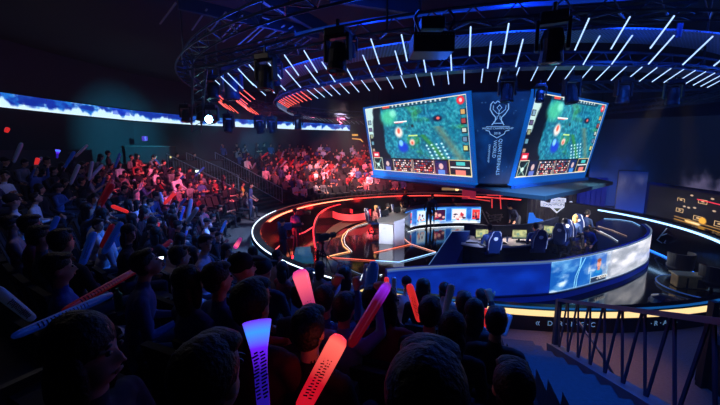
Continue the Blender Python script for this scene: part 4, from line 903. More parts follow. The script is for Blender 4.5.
def person_mesh(name, pose, voxel=.0125):
    st = pose.get('stand', False); hz = .93 if st else .53
    lean = pose.get('lean', .05); tw = pose.get('twist', 0)
    U = Matrix.Translation((0,0,hz)) @ Matrix.Rotation(-lean, 4, 'X') @ Matrix.Rotation(tw, 4, 'Z')
    mb = MB(); prims = []
    def cap(a, ra, b, rb, tg): cap_(mb, a, ra, b, rb); prims.append((Vector(a), Vector(b), ra, rb, TI[tg]))
    def ell(M, c, r, tg): ell_(mb, M, c, r); v = M @ Vector(c); ax = max(range(3), key=lambda i: r[i]); e = Vector((0,0,0)); e[ax] = r[ax]-min(r); q = (M.to_3x3() @ e); prims.append((v-q, v+q, sorted(r)[1], sorted(r)[1], TI[tg]))
    u = lambda *v: U @ Vector(v)
    w = pose.get('w', 1.)
    ell(U, (0,0,.02), (.165*w,.125*w,.12), 'trou'); ell(U, (0,.005,.17), (.145*w,.11*w,.15), 'top'); ell(U, (0,0,.36), (.17*w,.115*w,.19), 'top')
    cap(u(-.13,0,.485), .06, u(.13,0,.485), .06, 'top'); cap(u(0,-.01,.5), .055, u(0,.01,.64), .048, 'skin')
    for s in (-1, 1):
        if st: hip, kn, an, toe = (s*.09,0,.88), (s*.1,.02,.48), (s*.11,-.02,.09), (s*.13,.13,.035)
        else:
            sp_ = pose.get('spread', .1); hip, kn, an, toe = (s*.09,0,.52), (s*(.09+sp_),.42,.52), (s*(.08+sp_),.40+pose.get('foot', .04),.09), (s*(.09+sp_),.58+pose.get('foot', .04),.035)
        cap(hip, .088, kn, .06, 'trou'); cap(kn, .058, an, .042, 'trou'); cap(an, .043, toe, .036, 'shoe'); cap((an[0],an[1]-.03,.04), .04, toe, .035, 'shoe')
    hands = []
    for s, (el, wr, curl) in zip((-1, 1), pose['arms']):
        sh = u(s*.18*w, 0, .47); el = u(*el); wr = u(*wr)
        slv = 'skin' if pose.get('short') else 'top'
        cap(sh, .058, el, .043, 'top'); cap(el, .042, wr, .028, slv)
        d = (wr-el).normalized(); pn = pose.get('pn', Vector((0,1,0))); pn = Vector(pn)
        if pn.cross(d).length < .2: pn = Vector((0,0,-1))
        lat = d.cross(pn).normalized(); nn_ = lat.cross(d).normalized()
        if nn_.dot(pn) < 0: nn_ = -nn_
        pc = wr+d*.05; ez = Matrix((lat, nn_, d)).transposed().to_4x4(); ez.translation = pc
        ell(ez, (0,0,0), (.042,.020,.055), 'skin')
        for f, ln in zip((-1.5,-.5,.5,1.5), (.85,1.,.95,.75)):
            b0 = pc+d*.035+lat*f*.021; a1 = curl; d1 = d*cos(a1)+nn_*sin(a1); p1 = b0+d1*.042*ln; d2 = d*cos(a1*2.2)+nn_*sin(a1*2.2); p2 = p1+d2*.04*ln
            cap(b0, .0105, p1, .0098, 'skin'); cap(p1, .0098, p2, .0088, 'skin')
        tb0 = pc-d*.02-lat*s*.035; tb1 = tb0+(d*.6-lat*s*.6+nn_*.5).normalized()*.045; cap(tb0, .014, tb1, .011, 'skin'); cap(tb1, .011, tb1+(d*.8+nn_*.5).normalized()*.03, .0095, 'skin')
        hands.append((pc+nn_*.02, lat, d))
    Hm = U @ Matrix.Translation((0,.02,.735)) @ Matrix.Rotation(pose.get('hy', 0), 4, 'Z') @ Matrix.Rotation(-pose.get('hp', 0)+lean*.6, 4, 'X')
    ell(Hm, (0,-.012,.025), (.077,.094,.097), 'skin'); ell(Hm, (0,.022,-.045), (.055,.064,.068), 'skin')
    cap(Hm @ Vector((0,.082,.005)), .009, Hm @ Vector((0,.100,-.028)), .014, 'skin')
    for s in (-1,1): ell(Hm, (s*.077,-.008,-.008), (.011,.02,.03), 'skin')
    me = remesh(mb, voxel); n = len(me.polygons)
    cc = np.zeros(n*3); me.polygons.foreach_get('center', cc); cc = cc.reshape(-1, 3); best = np.full(n, 1e9); idx = np.zeros(n, int)
    for a, b, ra, rb, t in prims:
        a = np.array(a); b = np.array(b); ab = b-a; L2 = (ab**2).sum()+1e-9; tt = np.clip(((cc-a)@ab)/L2, 0, 1)
        dd = np.linalg.norm(cc-(a+tt[:,None]*ab), axis=1)-(ra+(rb-ra)*tt); q = dd < best; best[q] = dd[q]; idx[q] = t
    bm = bmesh.new(); me.polygons.foreach_set('material_index', idx.astype(np.int32)); bm.from_mesh(me); bpy.data.meshes.remove(me)
    ex_ = MB()
    for s in (-1,1): ell_(ex_, Hm, (s*.031,.080,.012), (.014,.008,.008), 8, 5, 4)
    ell_(ex_, Hm, (0,.084,-.062), (.024,.008,.007), 8, 5, 5)
    for s in (-1,1): ell_(ex_, Hm, (s*.031,.083,.034), (.02,.006,.004), 8, 4, 4)
    me2 = ex_.mesh('t', [M_skin]*6); bm.from_mesh(me2); bpy.data.meshes.remove(me2)
    out = bpy.data.meshes.new(name); bm.to_mesh(out); bm.free()
    for m_ in (pose.get('skin', M_skin), M_top, pose.get('trou', M_trou), M_shoe, M_eye, M_lip): out.materials.append(m_)
    out.polygons.foreach_set('use_smooth', [True]*len(out.polygons))
    return out, Hm, hands
def hair_mesh(kind, Hm):
    mb = MB(); I = Matrix.Identity(4); mt = M_hair
    if kind in ('short', 'blond'):
        ell_(mb, I, (0,-.026,.045), (.088,.100,.096), 20, 12, 0, .06); mt = M_hair if kind == 'short' else M_blond
        ell_(mb, I, (0,-.05,-.01), (.076,.06,.07), 14, 8, 0, .06); ell_(mb, I, (0,.03,.098), (.07,.06,.03), 14, 8, 0, .12)
    if kind in ('long', 'blondlong'):
        ell_(mb, I, (0,-.024,.042), (.092,.102,.098), 20, 12, 0, .06); ell_(mb, I, (0,-.06,-.09), (.09,.055,.15), 18, 10, 0, .08)
        for s in (-1,1): ell_(mb, I, (s*.075,.0,-.06), (.022,.04,.12), 10, 8, 0, .08)
        mt = M_hair if kind == 'long' else M_blond
    if kind == 'cap':
        ell_(mb, I, (0,-.02,.05), (.09,.105,.088), 20, 12); mb.box((0,.115,.062),(.13,.10,.012), rx=-.15); ell_(mb, I, (0,-.02,.14), (.012,.012,.008)); mt = M_cap
    if kind == 'headset':
        ell_(mb, I, (0,-.026,.045), (.088,.100,.096), 20, 12, 0, .06); ell_(mb, I, (0,-.05,-.01), (.076,.06,.07), 14, 8, 0, .06)
    me = mb.mesh('hair', mt, True); me.transform(Hm); return me
def headset_mesh(Hm):
    mb = MB(); mb.tube([(.1*cos(t),-.01,.03+.115*sin(t)) for t in [pi*i/12 for i in range(13)]], .012, 6)
    for s in (-1,1): ell_(mb, Matrix.Identity(4), (s*.098,-.008,-.005), (.022,.04,.045))
    mb.tube([(-.1,.0,-.03),(-.09,.06,-.07),(-.04,.1,-.075)], .006, 5); me = mb.mesh('headset', mat('headset_plastic', (60,64,76), .4), True); me.transform(Hm); return me
R_ = lambda *a: a
POSES = {
 'lap':   dict(arms=[((-.24,.06,.2),(-.13,.27,.06),.5),((.24,.06,.2),(.13,.27,.06),.5)], lean=-.06, pn=(0,0,-1)),
 'lean':  dict(arms=[((-.2,.17,.22),(-.06,.38,.24),.6),((.2,.17,.22),(.06,.38,.2),.6)], lean=.38, hp=.15, pn=(0,0,-1)),
 'clap':  dict(arms=[((-.25,.12,.26),(-.05,.30,.42),.25),((.25,.12,.26),(.05,.30,.42),.25)], lean=.08, hy=.25),
 'raise': dict(arms=[((-.27,.12,.56),(-.2,.2,.82),1.0),((.27,.12,.56),(.2,.2,.82),1.0)], lean=.05),
 'one':   dict(arms=[((-.24,.06,.2),(-.12,.27,.08),.5),((.27,.14,.5),(.22,.26,.76),1.0)], lean=.02, hy=-.2),
 'phone': dict(arms=[((-.23,.08,.2),(-.07,.30,.26),.8),((.23,.08,.2),(.07,.30,.26),.8)], lean=.16, hp=-.5, pn=(0,0,1)),
 'cross': dict(arms=[((-.25,.08,.22),(.08,.17,.26),.4),((.25,.08,.22),(-.08,.19,.24),.4)], lean=-.08, hy=.5, short=True),
 'turn':  dict(arms=[((-.24,.1,.22),(-.1,.30,.14),.6),((.26,.1,.24),(.12,.32,.3),.6)], lean=.12, hy=-.9, twist=-.2, short=True),
 'stand': dict(stand=True, arms=[((-.26,.02,.2),(-.24,.1,-.02),.4),((.26,.02,.2),(.14,.24,.16),.5)], lean=.0, hy=.2),
 'standjean': dict(stand=True, arms=[((-.26,.02,.2),(-.16,.24,.08),.4),((.26,.02,.2),(.16,.24,.06),.5)], lean=.08, hy=.1, trou=M_jean, short=True),
 'type':  dict(arms=[((-.24,.12,.2),(-.13,.38,.2),.3),((.24,.12,.2),(.13,.38,.2),.3)], lean=.14, pn=(0,0,-1)),
 'bend':  dict(stand=True, arms=[((-.24,.1,.22),(-.16,.3,.1),.5),((.24,.1,.22),(.16,.3,.1),.5)], lean=.75, hp=.3),
}
PM = {k: person_mesh('person', v) for k, v in POSES.items()}
HM = {}
def hair_for(pose, kind):
    if (pose, kind) not in HM: HM[(pose, kind)] = hair_mesh(kind, PM[pose][1])
    return HM[(pose, kind)]
SET_ = {}
def place_person(loc, yaw, pose, hair, col, label, group=None, s=1., headset=False):
    o = bpy.data.objects.new('person', PM[pose][0]); COL.objects.link(o); o.location = loc; o.rotation_euler = (0,0,yaw); o.scale = (s,s,s); o.color = (*lin(col), 1)
    h = bpy.data.objects.new('cap' if hair == 'cap' else 'hair', hair_for(pose, hair)); COL.objects.link(h); h.parent = o
    if headset:
        if pose not in SET_: SET_[pose] = headset_mesh(PM[pose][1])
        q = bpy.data.objects.new('headset', SET_[pose]); COL.objects.link(q); q.parent = o
    tag(o, label, 'person', group); return o
# auditorium seats
def seat_mesh():
    m = MB(); m.box((0,.18,.42),(.47,.42,.09), mi=0); 
    m.add([Vector(v) for v in ((-.235,-.10,.40),(.235,-.10,.40),(.22,-.22,.88),(-.22,-.22,.88),(-.235,-.16,.40),(.235,-.16,.40),(.22,-.28,.88),(-.22,-.28,.88))], [(0,1,2,3),(7,6,5,4),(0,4,5,1),(1,5,6,2),(2,6,7,3),(3,7,4,0)], 0)
    m.box((0,.05,.20),(.12,.3,.4), mi=1)
    for s in (-1,1): m.box((s*.26,.08,.5),(.05,.34,.06), mi=1); m.box((s*.26,.0,.35),(.04,.1,.3), mi=1)
    return m.mesh('auditorium_seat', [M_seat, M_seatb])
SEATM = seat_mesh()
# thundersticks
def stick_mat(name, col, emit, es, tipcol=None, tipes=0, t0=.35):
    if name in MATS: return MATS[name]
    m = mat(name, col, .3, emit=emit, es=es)
    nt = m.node_tree; b = nt.nodes['Principled BSDF']; b.inputs['Coat Weight'].default_value = .4
    if tipcol:
        tc = nt.nodes.new('ShaderNodeTexCoord'); sx = nt.nodes.new('ShaderNodeSeparateXYZ'); cr = nt.nodes.new('ShaderNodeValToRGB')
        nt.links.new(tc.outputs['Generated'], sx.inputs[0]); nt.links.new(sx.outputs[2], cr.inputs[0])
        f = lambda c, e: (*[v*e for v in lin(c)], 1)
        el = cr.color_ramp.elements; el[0].position = t0; el[0].color = f(emit, es); el[1].position = .86; el[1].color = f(tipcol, tipes); e = cr.color_ramp.elements.new(1.); e.color = f(emit, es*3)
        if name == 'stick_glow_cyan': e = cr.color_ramp.elements.new(.68); e.color = f((110,30,255), 1.0); el[-1].color = f((120,40,255), 1.)
        nt.links.new(cr.outputs[0], b.inputs['Emission Color']); b.inputs['Emission Strength'].default_value = 1
    return m
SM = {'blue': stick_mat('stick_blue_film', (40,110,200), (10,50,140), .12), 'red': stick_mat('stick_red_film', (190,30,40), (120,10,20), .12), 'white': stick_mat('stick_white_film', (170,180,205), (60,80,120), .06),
      'glowred': stick_mat('stick_glow_red', (220,30,40), (225,20,44), .75, (255,104,92), 1.3), 'glowpink': stick_mat('stick_glow_pink', (220,40,90), (170,20,130), .5, (255,96,120), 1.4, .3),
      'glowpurple': stick_mat('stick_glow_purple', (120,20,50), (130,6,26), .3, (150,30,235), .9, .6), 'glowcyan': stick_mat('stick_glow_cyan', (40,60,200), (60,30,220), .35, (50,130,255), 1.6, .4), 'smallred': stick_mat('stick_small_red', (230,40,40), (255,50,50), .6)}
SPROF = [(.012,0),(.03,.01),(.042,.04),(.046,.1),(.05,.3),(.052,.5),(.05,.58),(.038,.62),(.015,.635)]
def stick_m(kind, L=.62, r=1., flare=0):
    prof = [(a*r*(1+flare*(b/.635)**3), b*L/.635) for a, b in (SPROF if kind != 'glowcyan' else CONE)]
    m = MB(); m.lathe(prof, (0,0,0), 16); return m.mesh('thunderstick', SM[kind], True)
STK = {}
def place_stick(a, d, kind, label, group='inflatable thundersticks held in the crowd', L=.62, r=1., flare=0, marks=False):
    key = (kind, round(L,3), r, flare)
    if key not in STK: STK[key] = stick_m(kind, L, r, flare)
    o = bpy.data.objects.new('thunderstick', STK[key]); COL.objects.link(o)
    o.location = a; o.rotation_mode = 'QUATERNION'; o.rotation_quaternion = Vector(d).to_track_quat('Z', 'Y'); tag(o, label, 'thunderstick', group)
    if marks:
        mb = MB(); rr = .05*r; rng_ = random.Random(hash(kind) % 97)
        dirv = o.rotation_quaternion.inverted() @ (Vector((0,0,CAMZ))-Vector(a)); a0 = atan2(dirv.y, dirv.x)
        for i in range(14):
            for j in range(2):
                aa = a0+(-.35+j*.5)+.1*rng_.random(); z = L*(.16+.036*i); mb.box((rr*.93*cos(aa), rr*.93*sin(aa), z), (.008,.010+.012*rng_.random(),.005), aa, rx=.3)
        link('printed_mark', mb.mesh('printed_mark', mat('stick_print', (24,16,60), .5)), o)
    return o
CONE = [(.018,0),(.022,.02),(.024,.30),(.030,.42),(.045,.56),(.053,.63),(.05,.634),(.01,.636)]
SPEC = {k: v for k, v in PM.items()}
def give_sticks(o, pose, kinds, label):
    M = Matrix.Translation(o.location) @ Matrix.Rotation(o.rotation_euler.z, 4, 'Z') @ Matrix.Diagonal((*o.scale, 1))
    for (pc, lat, d), k in zip([PM[pose][2][i] for i in ((0,1) if pose != 'one' else (1,))], kinds):
        v = lat if lat.z > -.2 else -lat
        if abs(v.z) < .3: v = (v*.3+Vector((random.uniform(-.3,.3),.3,1))).normalized()
        v = (v+Vector((random.uniform(-.35,.35), random.uniform(-.1,.5), 0))).normalized()
        a = M @ (pc-v*.1); place_stick(a, M.to_3x3() @ v, k, label)
# -------------------- crowd
def seat_z(k): return .3*k
heroes = [
 # px, py, pose, hair, colour, yaw offset, label, scale
 (88,352,60,'lap','long',(30,36,60),-1.1,'long haired person in profile, huge dark silhouette at the lower left corner',1.0),
 (212,378,66,'lap','short',(20,24,40),0,'short haired person seen from behind, big dark head left of the blue glowing stick',1.0),
 (427,398,76,'lap','short',(20,24,44),0,'person seen from behind, biggest dark round head at bottom centre',1.05),
 (512,388,40,'lap','short',(22,26,44),.1,'dark seated person at the bottom right of the seats beside the steps',.95),
 (496,322,22,'lap','short',(20,20,24),-.1,'broad person in black top sitting right end, next to the steps',1.05),
 (452,328,24,'lap','long',(24,26,36),.1,'person with dark bob left of the broad person in black top',1.),
 (430,313,22,'lap','short',(22,24,30),.0,'person in black shirt with small pale emblem on the back',1.),
 (464,304,17,'lap','short',(50,140,150),.1,'short haired person in teal shirt near the rim',1.),
 (474,311,18,'one','long',(50,44,60),.2,'curly haired person holding up a pink glowing stick near the rim',1.),
 (345,308,25,'raise','short',(150,190,235),-.1,'person in pale blue hooded top with both arms raised, centre of the crowd',1.),
 (388,301,22,'turn','long',(140,40,50),.3,'person with curly hair in red checked shirt turned to the right',1.),
 (373,300,20,'lap','short',(24,28,40),.0,'dark haired person just left of the person in red checked shirt',1.),
 (254,304,32,'lap','short',(90,30,36),.0,'person with big rounded hair behind the blue glowing stick',1.1),
 (190,282,26,'lap','long',(60,80,130),-.2,'long haired person in blue denim behind the row, left of centre',1.),
 (219,279,24,'lap','short',(56,88,140),-.3,'short haired person in blue denim jacket in profile',1.),
 (243,268,20,'lap','cap',(180,50,60),-.5,'person in dark baseball cap and red top looking right',1.),
 (264,270,18,'lap','cap',(40,50,76),.1,'person in dark cap and pale lettered top by the walkway',1.),
 (302,296,22,'lap','short',(26,30,50),.2,'dark haired person partly behind the pink glowing stick',1.),
 (325,300,22,'one','short',(50,90,150),.2,'person in blue sleeve raising a blue stick, left of centre',1.),
 (148,262,20,'phone','short',(70,90,140),-.6,'short haired person in profile looking at a lit phone',1.),
 (206,243,13,'turn','short',(190,180,200),-.6,'person in pale jacket leaning at the edge of the walkway',1.),
 (60,268,22,'lap','short',(60,110,200),-.4,'person with bright blue collar in the dark left seats',1.),
 (310,330,30,'lap','short',(22,24,34),0,'dark haired person below the pink glowing stick',1.),
]
taken = []
def find_row(px, py, wd, s=1.):
    best = None
    for k in range(0, 8):
        p_ = at(px, py, seat_z(k)+1.27*s)
        if (p_-Vector((0,0,CAMZ))).length > 30: continue
        r = hypot(p_.x-CX, p_.y-CY); dist = (p_-Vector((0,0,CAMZ))).length; e = abs(math.log(dist/(.19*s*F/wd)))
        if best is None or e < best[0]: best = (e, k, p_, r)
    return best
for px, py, wd, pose, hair, col, yo, lab, s in heroes:
    e, k, p_, r = find_row(px, py, wd, s); a = math.degrees(atan2(p_.y-CY, p_.x-CX))
    pose = pose; hv = PM[pose][1].translation; yaw = rad(a)+pi/2+yo; off = Matrix.Rotation(yaw, 3, 'Z') @ Vector((hv.x, hv.y, 0))
    q = Vector((p_.x-off.x, p_.y-off.y, seat_z(k))); taken.append(Vector((q.x, q.y, 0)))
    o = place_person(q, yaw, pose, hair, col, lab, 'spectators in the near seats', s)
    st_ = bpy.data.objects.new('auditorium_seat', SEATM); COL.objects.link(st_); st_.location = q; st_.rotation_euler.z = rad(a)+pi/2
    tag(st_, 'dark auditorium seat under the '+' '.join(lab.replace(',','').split()[:10]), 'seat', 'auditorium seats')
COLS_L = [((22,24,32),'black'),((24,26,34),'black'),((40,44,60),'charcoal'),((225,225,235),'white'),((225,225,235),'white'),((60,90,150),'blue'),((150,50,60),'red'),((120,120,130),'grey'),((24,26,34),'black'),((180,150,150),'pink'),((50,60,90),'navy')]
rng = random.Random(11); nper = 0; nseat = len(heroes)
stand_posts = []
def crowd(sec, rows, a0, a1, prob, pxmax, desc, ref, poses, grp):
    global nper, nseat
    for k in rows:
        r = R0+DR*k; step = math.degrees(.56/r); n = int((a1-a0)/step); cnt = 0
        for i in range(n):
            a = a0+(i+.5)*step if sec == 'left' else a1-(i+.5)*step
            q = P(r, a, seat_z(k)); cnt += 1
            x, y = proj(q+Vector((0,0,1.1)))
            if not (-22 < x < pxmax and 90 < y < 425): continue
            if (q-Vector((0,0,q.z))).length < 2.3: continue
            near = (q-Vector((0,0,q.z))).length < 5
            if any((Vector((q.x,q.y,0))-t).length < .5 for t in taken): continue
            if near and x > 300 and y > 300: 
                pr = .4
            else: pr = prob(x, y, k)
            yaw = rad(a)+pi/2
            hz_ = rng.random(); pz = rng.choice(poses); hr = rng.choices(['short','long','cap'], [.5,.4,.1])[0]; c, cn = rng.choice(COLS_L); dy = rng.uniform(-.35,.35); kk = rng.random(); k2 = rng.choice(['red','blue','blue','white'] if sec == 'left' else ['red','white']); sc = rng.uniform(.93,1.05)
            if near and pz in ('raise','one','clap'): pz = 'lap'
            if (q-Vector((0,0,q.z))).length < 7 and pz == 'raise': pz = 'lean'
            pos_ = f'{ordn(cnt)} seat from {ref}, {ordn(k+1)} row, {desc}'
            if hz_ < pr:
                q2 = q+Vector((rng.uniform(-.04,.04), rng.uniform(-.04,.04), 0)); nper += 1
                act = {'lap':'sitting','lean':'leaning forward','clap':'clapping','raise':'with arms up','one':'with one arm up','phone':'looking down','cross':'with folded arms','turn':'turned aside'}[pz]
                o = place_person(q2, yaw+dy, pz, hr, c, f'person in {cn} top {act}, {pos_}', grp, sc)
                if (q2-Vector((0,0,3))).length < 7: pass
                elif pz in ('raise','one') and kk < .5: give_sticks(o, pz, [k2, k2], f'{k2} thunderstick held up, {pos_}')
                elif kk < .10: give_sticks(o, pz, [k2], f'{k2} thunderstick held low, {pos_}')
            if nseat < 295 and (hz_ >= pr or near or sec == 'far' and k < 3 or rng.random() < .5):
                nseat += 1
                s_ = bpy.data.objects.new('auditorium_seat', SEATM); COL.objects.link(s_); s_.location = q; s_.rotation_euler.z = yaw
                tag(s_, f'dark auditorium seat, {pos_}', 'seat', 'auditorium seats')
def pl_(x, y, k):
    if x > 185 and k < 2 and x < 245: return .42
    if x < 120 and y < 158: return .35
    if x < 130: return .58
    return .76
crowd('left', range(0,7), 166.5, 257.5, pl_, 522, 'left stand', 'stair', ['lap','lean','clap','raise','one','phone','cross','turn','lap','lean','turn','clap'], 'spectators in the left stand')
def pf_(x, y, k): return .74 if x > 270 else .55
crowd('far', range(0,9), 92, 146, pf_, 416, 'far stand', 'stair', ['lap','lean','clap','cross','turn','lap','phone','lean','one','cross'], 'spectators in the far stand')
print('PEOPLE', nper, 'SEATS', nseat)
# hand placed sticks: base pixel, tip pixel, depth at base and tip
for bx, by, tx, ty, d0, d1, kind, r, fl, mk, lab in (
 (317,330,299,270,2.3,2.5,'glowpink',.85,.55,True,'pink-red glowing thunderstick held upright left of centre'),
 (300,412,341,336,1.35,1.6,'glowred',.85,.1,True,'large red glowing thunderstick at the bottom centre'),
 (350,346,388,284,1.9,2.5,'glowpurple',.72,.1,False,'dark red thunderstick with a glowing purple tip'),
 (264,412,257,321,1.05,1.2,'glowcyan',.98,0,True,'blue-purple flared thunderstick with a cyan glow at the bottom left of centre'),
 (364,330,374,262,2.6,3.0,'blue',.95,.1,False,'unlit blue thunderstick held high with white edge, right of the purple tip'),
 (314,322,338,284,2.6,3.1,'blue',.9,0,False,'unlit blue thunderstick tilted right, beside the pink-red glowing one'),
 (297,330,296,288,2.7,2.8,'blue',.9,0,False,'unlit blue thunderstick behind the pink-red glowing one'),
 (387,296,386.5,277,4.8,4.9,'smallred',.7,0,False,'small red upright stick beside a white one near the rim'),
 (395,300,394,277,4.5,4.6,'white',.65,0,False,'small white upright stick beside a red one near the rim'),
 (420,322,409,284,3.2,3.4,'smallred',.75,0,True,'slim red stick tilted left with a purple tip near the rim'),
 (442,326,452,284,3.0,3.1,'white',.55,.4,False,'pale translucent stick held up left of the pink glowing one'),
 (489,330,483,308,3.4,3.5,'smallred',.8,0,False,'short pink glowing stick held by the curly haired person'),
 (503,336,509,314,3.4,3.5,'white',.7,.3,False,'pale stick behind the broad person in black top'),
 (12,337,112,294,1.7,2.6,'blue',.55,0,True,'long pale blue stick lying diagonally in the lower left seats'),
 (62,312,140,268,2.3,3.3,'red',.6,0,True,'dark red and white stick above the long pale blue one at lower left'),
 (34,320,-6,288,1.9,1.8,'white',.55,0,True,'pinkish white stick cut by the left edge of the photo'),
 (82,265,94,232,4.0,4.3,'blue',.95,0,True,'thick blue stick with a round top in the dark left seats'),
 (44,246,58,216,5.0,5.2,'blue',.8,0,False,'blue stick with round top, further left and higher in the seats'),
 (103,254,122,222,5.2,5.5,'blue',1.,0,True,'thick blue stick beside a red one in the middle left seats'),
 (102,248,114,224,5.4,5.6,'red',1.1,0,False,'red stick beside a thick blue one in the middle left seats'),
 (236,302,252,270,3.9,4.1,'blue',.95,0,False,'blue stick held in front of the person in baseball cap'),
 (155,235,157,222,8.5,8.6,'smallred',1.3,0,False,'bright red glowing stick in the middle of the left stand'),
 (241,238,235,248,9.5,9.2,'glowpink',1.2,0,False,'pink stick held out over the walkway by the barrier'),
 (36,165,38,158,12,12,'smallred',1.2,0,False,'small red glow high in the left seats'),
 (30,172,42,157,12,12.3,'white',1.0,0,False,'pale stick held up high in the left seats'),
 (57,158,58,150,13,13.1,'glowcyan',1.6,0,False,'small blue glowing stick in the top left rows'),
 (6,132,8,128,11.5,11.6,'smallred',1.2,0,False,'small red glowing stick at the far left edge below the ribbon screen'),
 (128,212,112,206,8,8.2,'smallred',.9,0,False,'red stick held out low, left stand below the top rows'),
 (172,240,160,250,7.4,7.2,'red',1.1,0,False,'dark red stick pointing down in the left stand'),
 (164,204,176,192,9.6,9.8,'smallred',1.,0,False,'red stick beside pale ones below the black booth'),
 (160,192,163,204,9.8,9.8,'white',.9,0,False,'pale upright stick below the black booth')):
    a = atd(bx, by, d0); b = atd(tx, ty, d1); place_stick(a, b-a, kind, lab, 'hand held cheering sticks', L=(b-a).length, r=r, flare=fl, marks=mk)
# green drink bottle among the left seats
q = atd(118,300,2.7); m = MB(); m.lathe([(.03,-.09),(.032,-.08),(.032,.05),(.012,.08),(.014,.1)], (0,0,0), 14); o = m.build('drink_bottle', mat('green_bottle', (60,150,110), .2)); o.location = q; tag(o, 'small green drink bottle held beside the long pale blue stick', 'bottle')
# phones that light faces
for px, py, d, lab in ((161,258,5.6,'lit phone held by the person in profile at the left'),(207,262,5.5,'lit phone at the end of a row by the walkway')):
    o = MB().box((0,0,0),(.075,.012,.15)).build('phone', M_black); o.location = atd(px,py,d); o.rotation_euler = (.9,0,.6); s_ = MB().box((0,-.008,0),(.065,.002,.135)).build('phone_screen', mat('phone_glow', emit=(230,240,255), es=4), o); tag(o, lab, 'phone')
# -------------------- people on the floor and on the stage
q = at(243,214,.05); place_person(at(244,217,0), -1.3, 'stand', 'short', (210,160,60), 'standing person in yellow shirt at the foot of the far stair')
place_person(at(251,219,0), -1.5, 'standjean', 'short', (56,66,110), 'standing person in navy shirt and blue jeans leaning by the stair foot')
place_person(at(225,210,.3), -1.2, 'stand', 'long', (40,44,70), 'person in dark coat on the stair behind the railing')
place_person(at(296,250,FZ), -.6, 'stand', 'short', (60,90,150), 'camera operator in blue-black clothes at the left of the pit')
place_person(at(283,268,FZ)+Vector((0,.1,0)), -.9, 'stand', 'cap', (30,40,70), 'camera operator in dark clothes beside the glass table')
def seat_on(px, py_head, hz_, yaw, pose, hair, col, lab, floor, grp=None, hs=False, s=1.):
    p_ = at(px, py_head, floor+1.27*s); hv = PM[pose][1].translation; off = Matrix.Rotation(yaw, 3, 'Z') @ Vector((hv.x,hv.y,0))*s
    o = place_person((p_.x-off.x, p_.y-off.y, floor), yaw, pose, hair, col, lab, grp, s, hs); return o
# casters
cas = [(376,207.5,-1.2,'type','blond',(190,110,110),'blond caster in pinkish top with headset, leftmost at the white desk'),(388,205.5,-1.3,'type','short',(90,90,100),'caster with headset in grey, second at the white desk'),
       (402,204,-1.5,'type','blond',(110,110,110),'caster with headset nearest the picture wall')]
for x,y,yw,pz,h,c,l in cas:
    o = seat_on(x,y,0,yw,pz,h,c,l,FZ,'casters at the white desk',True)
    c2_ = copy_tree(gc); c2_.location = o.location; c2_.rotation_euler.z = yw; tag(c2_, 'dark chair with white piping of the '+l.split(',')[0], 'chair', 'caster chairs')
place_person(at(408,224,FZ)+Vector((0,1.2,0)), 2.9, 'stand', 'blond', (20,20,24), 'standing person in black behind the caster desk')
place_person(at(428.5,229.5,FZ), 2.6, 'stand', 'short', (16,18,26), 'host standing in black in front of the picture wall')
place_person(at(433.5,229.5,FZ)+Vector((.1,1.0,0)), 2.9, 'stand', 'short', (24,50,110), 'person in dark blue just behind the standing host')
for x,y,l in ((415,203.5,'far team player with dark hair behind the picture wall, leftmost'),(453,202.5,'far team player with headset behind the picture wall, alone in the middle')):
    v = atd(x,y,21.0); place_person((v.x,v.y,FZ), pi-.1, 'type', 'short', (30,34,60), l, 'far team players', 1., True)
# presenter bending over, near players, crew
q = atd(519,200,15.6); place_person((q.x,q.y,-.62), 1.9, 'bend', 'short', (24,34,70), 'presenter in dark blue bending over behind the near desk')
NP = [(0,'short',(30,60,120),'near team player with short hair in the leftmost gaming chair'),(1,'short',(40,80,150),'near team player in blue jersey in the second gaming chair'),(2,'short',(170,190,210),'near team player in pale jersey leaning at the third gaming chair'),
      (3,'blondlong',(60,90,140),'blond player seen side on near the right end of the desk'),(4,'short',(50,80,130),'near team player furthest right at the desk')]
for i,h,c,l in NP:
    ch = chairs[i]; place_person(ch.location+Vector((0,0,0)), ch.rotation_euler.z, 'type' if i != 2 else 'lean', h, c, l, 'near team players', 1., True)
q = at(592,262,dz); place_person((q.x,q.y,dz), 1.9, 'bend', 'cap', (30,70,160), 'crew member in blue cap crouching right of the player chairs', s=.82)
# lap-top style kit on casters' desk
for x,y,l in ((385,216.5,'monitor back on the white caster desk, left'),(397,213,'monitor back on the white caster desk, right')):
    m = MB(); m.box((0,0,.18),(.42,.03,.26)); m.box((0,0,.03),(.05,.05,.06)); m.box((0,0,.005),(.2,.14,.01)); o = m.build('small_monitor', M_fx); o.location = at(x,y,.13); o.rotation_euler.z = .5; tag(o, l, 'monitor', 'monitors on the caster desk')
# booth people
for x,y,d,l in ((108,157,16.5,'person standing in front of the black booth at the back of the left stand'),):
    v = atd(x,y,d); place_person((v.x,v.y,v.z-1.5), -1, 'stand', 'short', (60,50,60), l)
for x,d,c,l in ((177,21.6,(20,20,24),'operator in black behind the counter booth, left'),(194,22.4,(30,30,40),'operator behind the counter booth, right')):
    v = atd(x,156,d); place_person((v.x,v.y,1.35), -1.5, 'stand', 'short', c, l, 'booth operators')
v = atd(168,157,21.0); m = MB(); m.box((0,0,0),(.35,.1,.12)); o = m.build('booth_screen', mat('booth_yellow', emit=(240,220,140), es=1.5)); o.location = v; o.rotation_euler.z=.5; tag(o, 'small yellowish lit screen on the counter booth', 'screen')
v = atd(145,141,19.8); m = MB(); m.lathe([(.05,0),(.14,.02),(.14,.25),(.05,.27)], (0,0,0), 12); o = m.build('purple_lamp', mat('purple_glow', (60,40,140), .4, emit=(90,60,190), es=.8)); o.location = v; tag(o, 'small purple glowing lamp on top of the black booth', 'lamp')
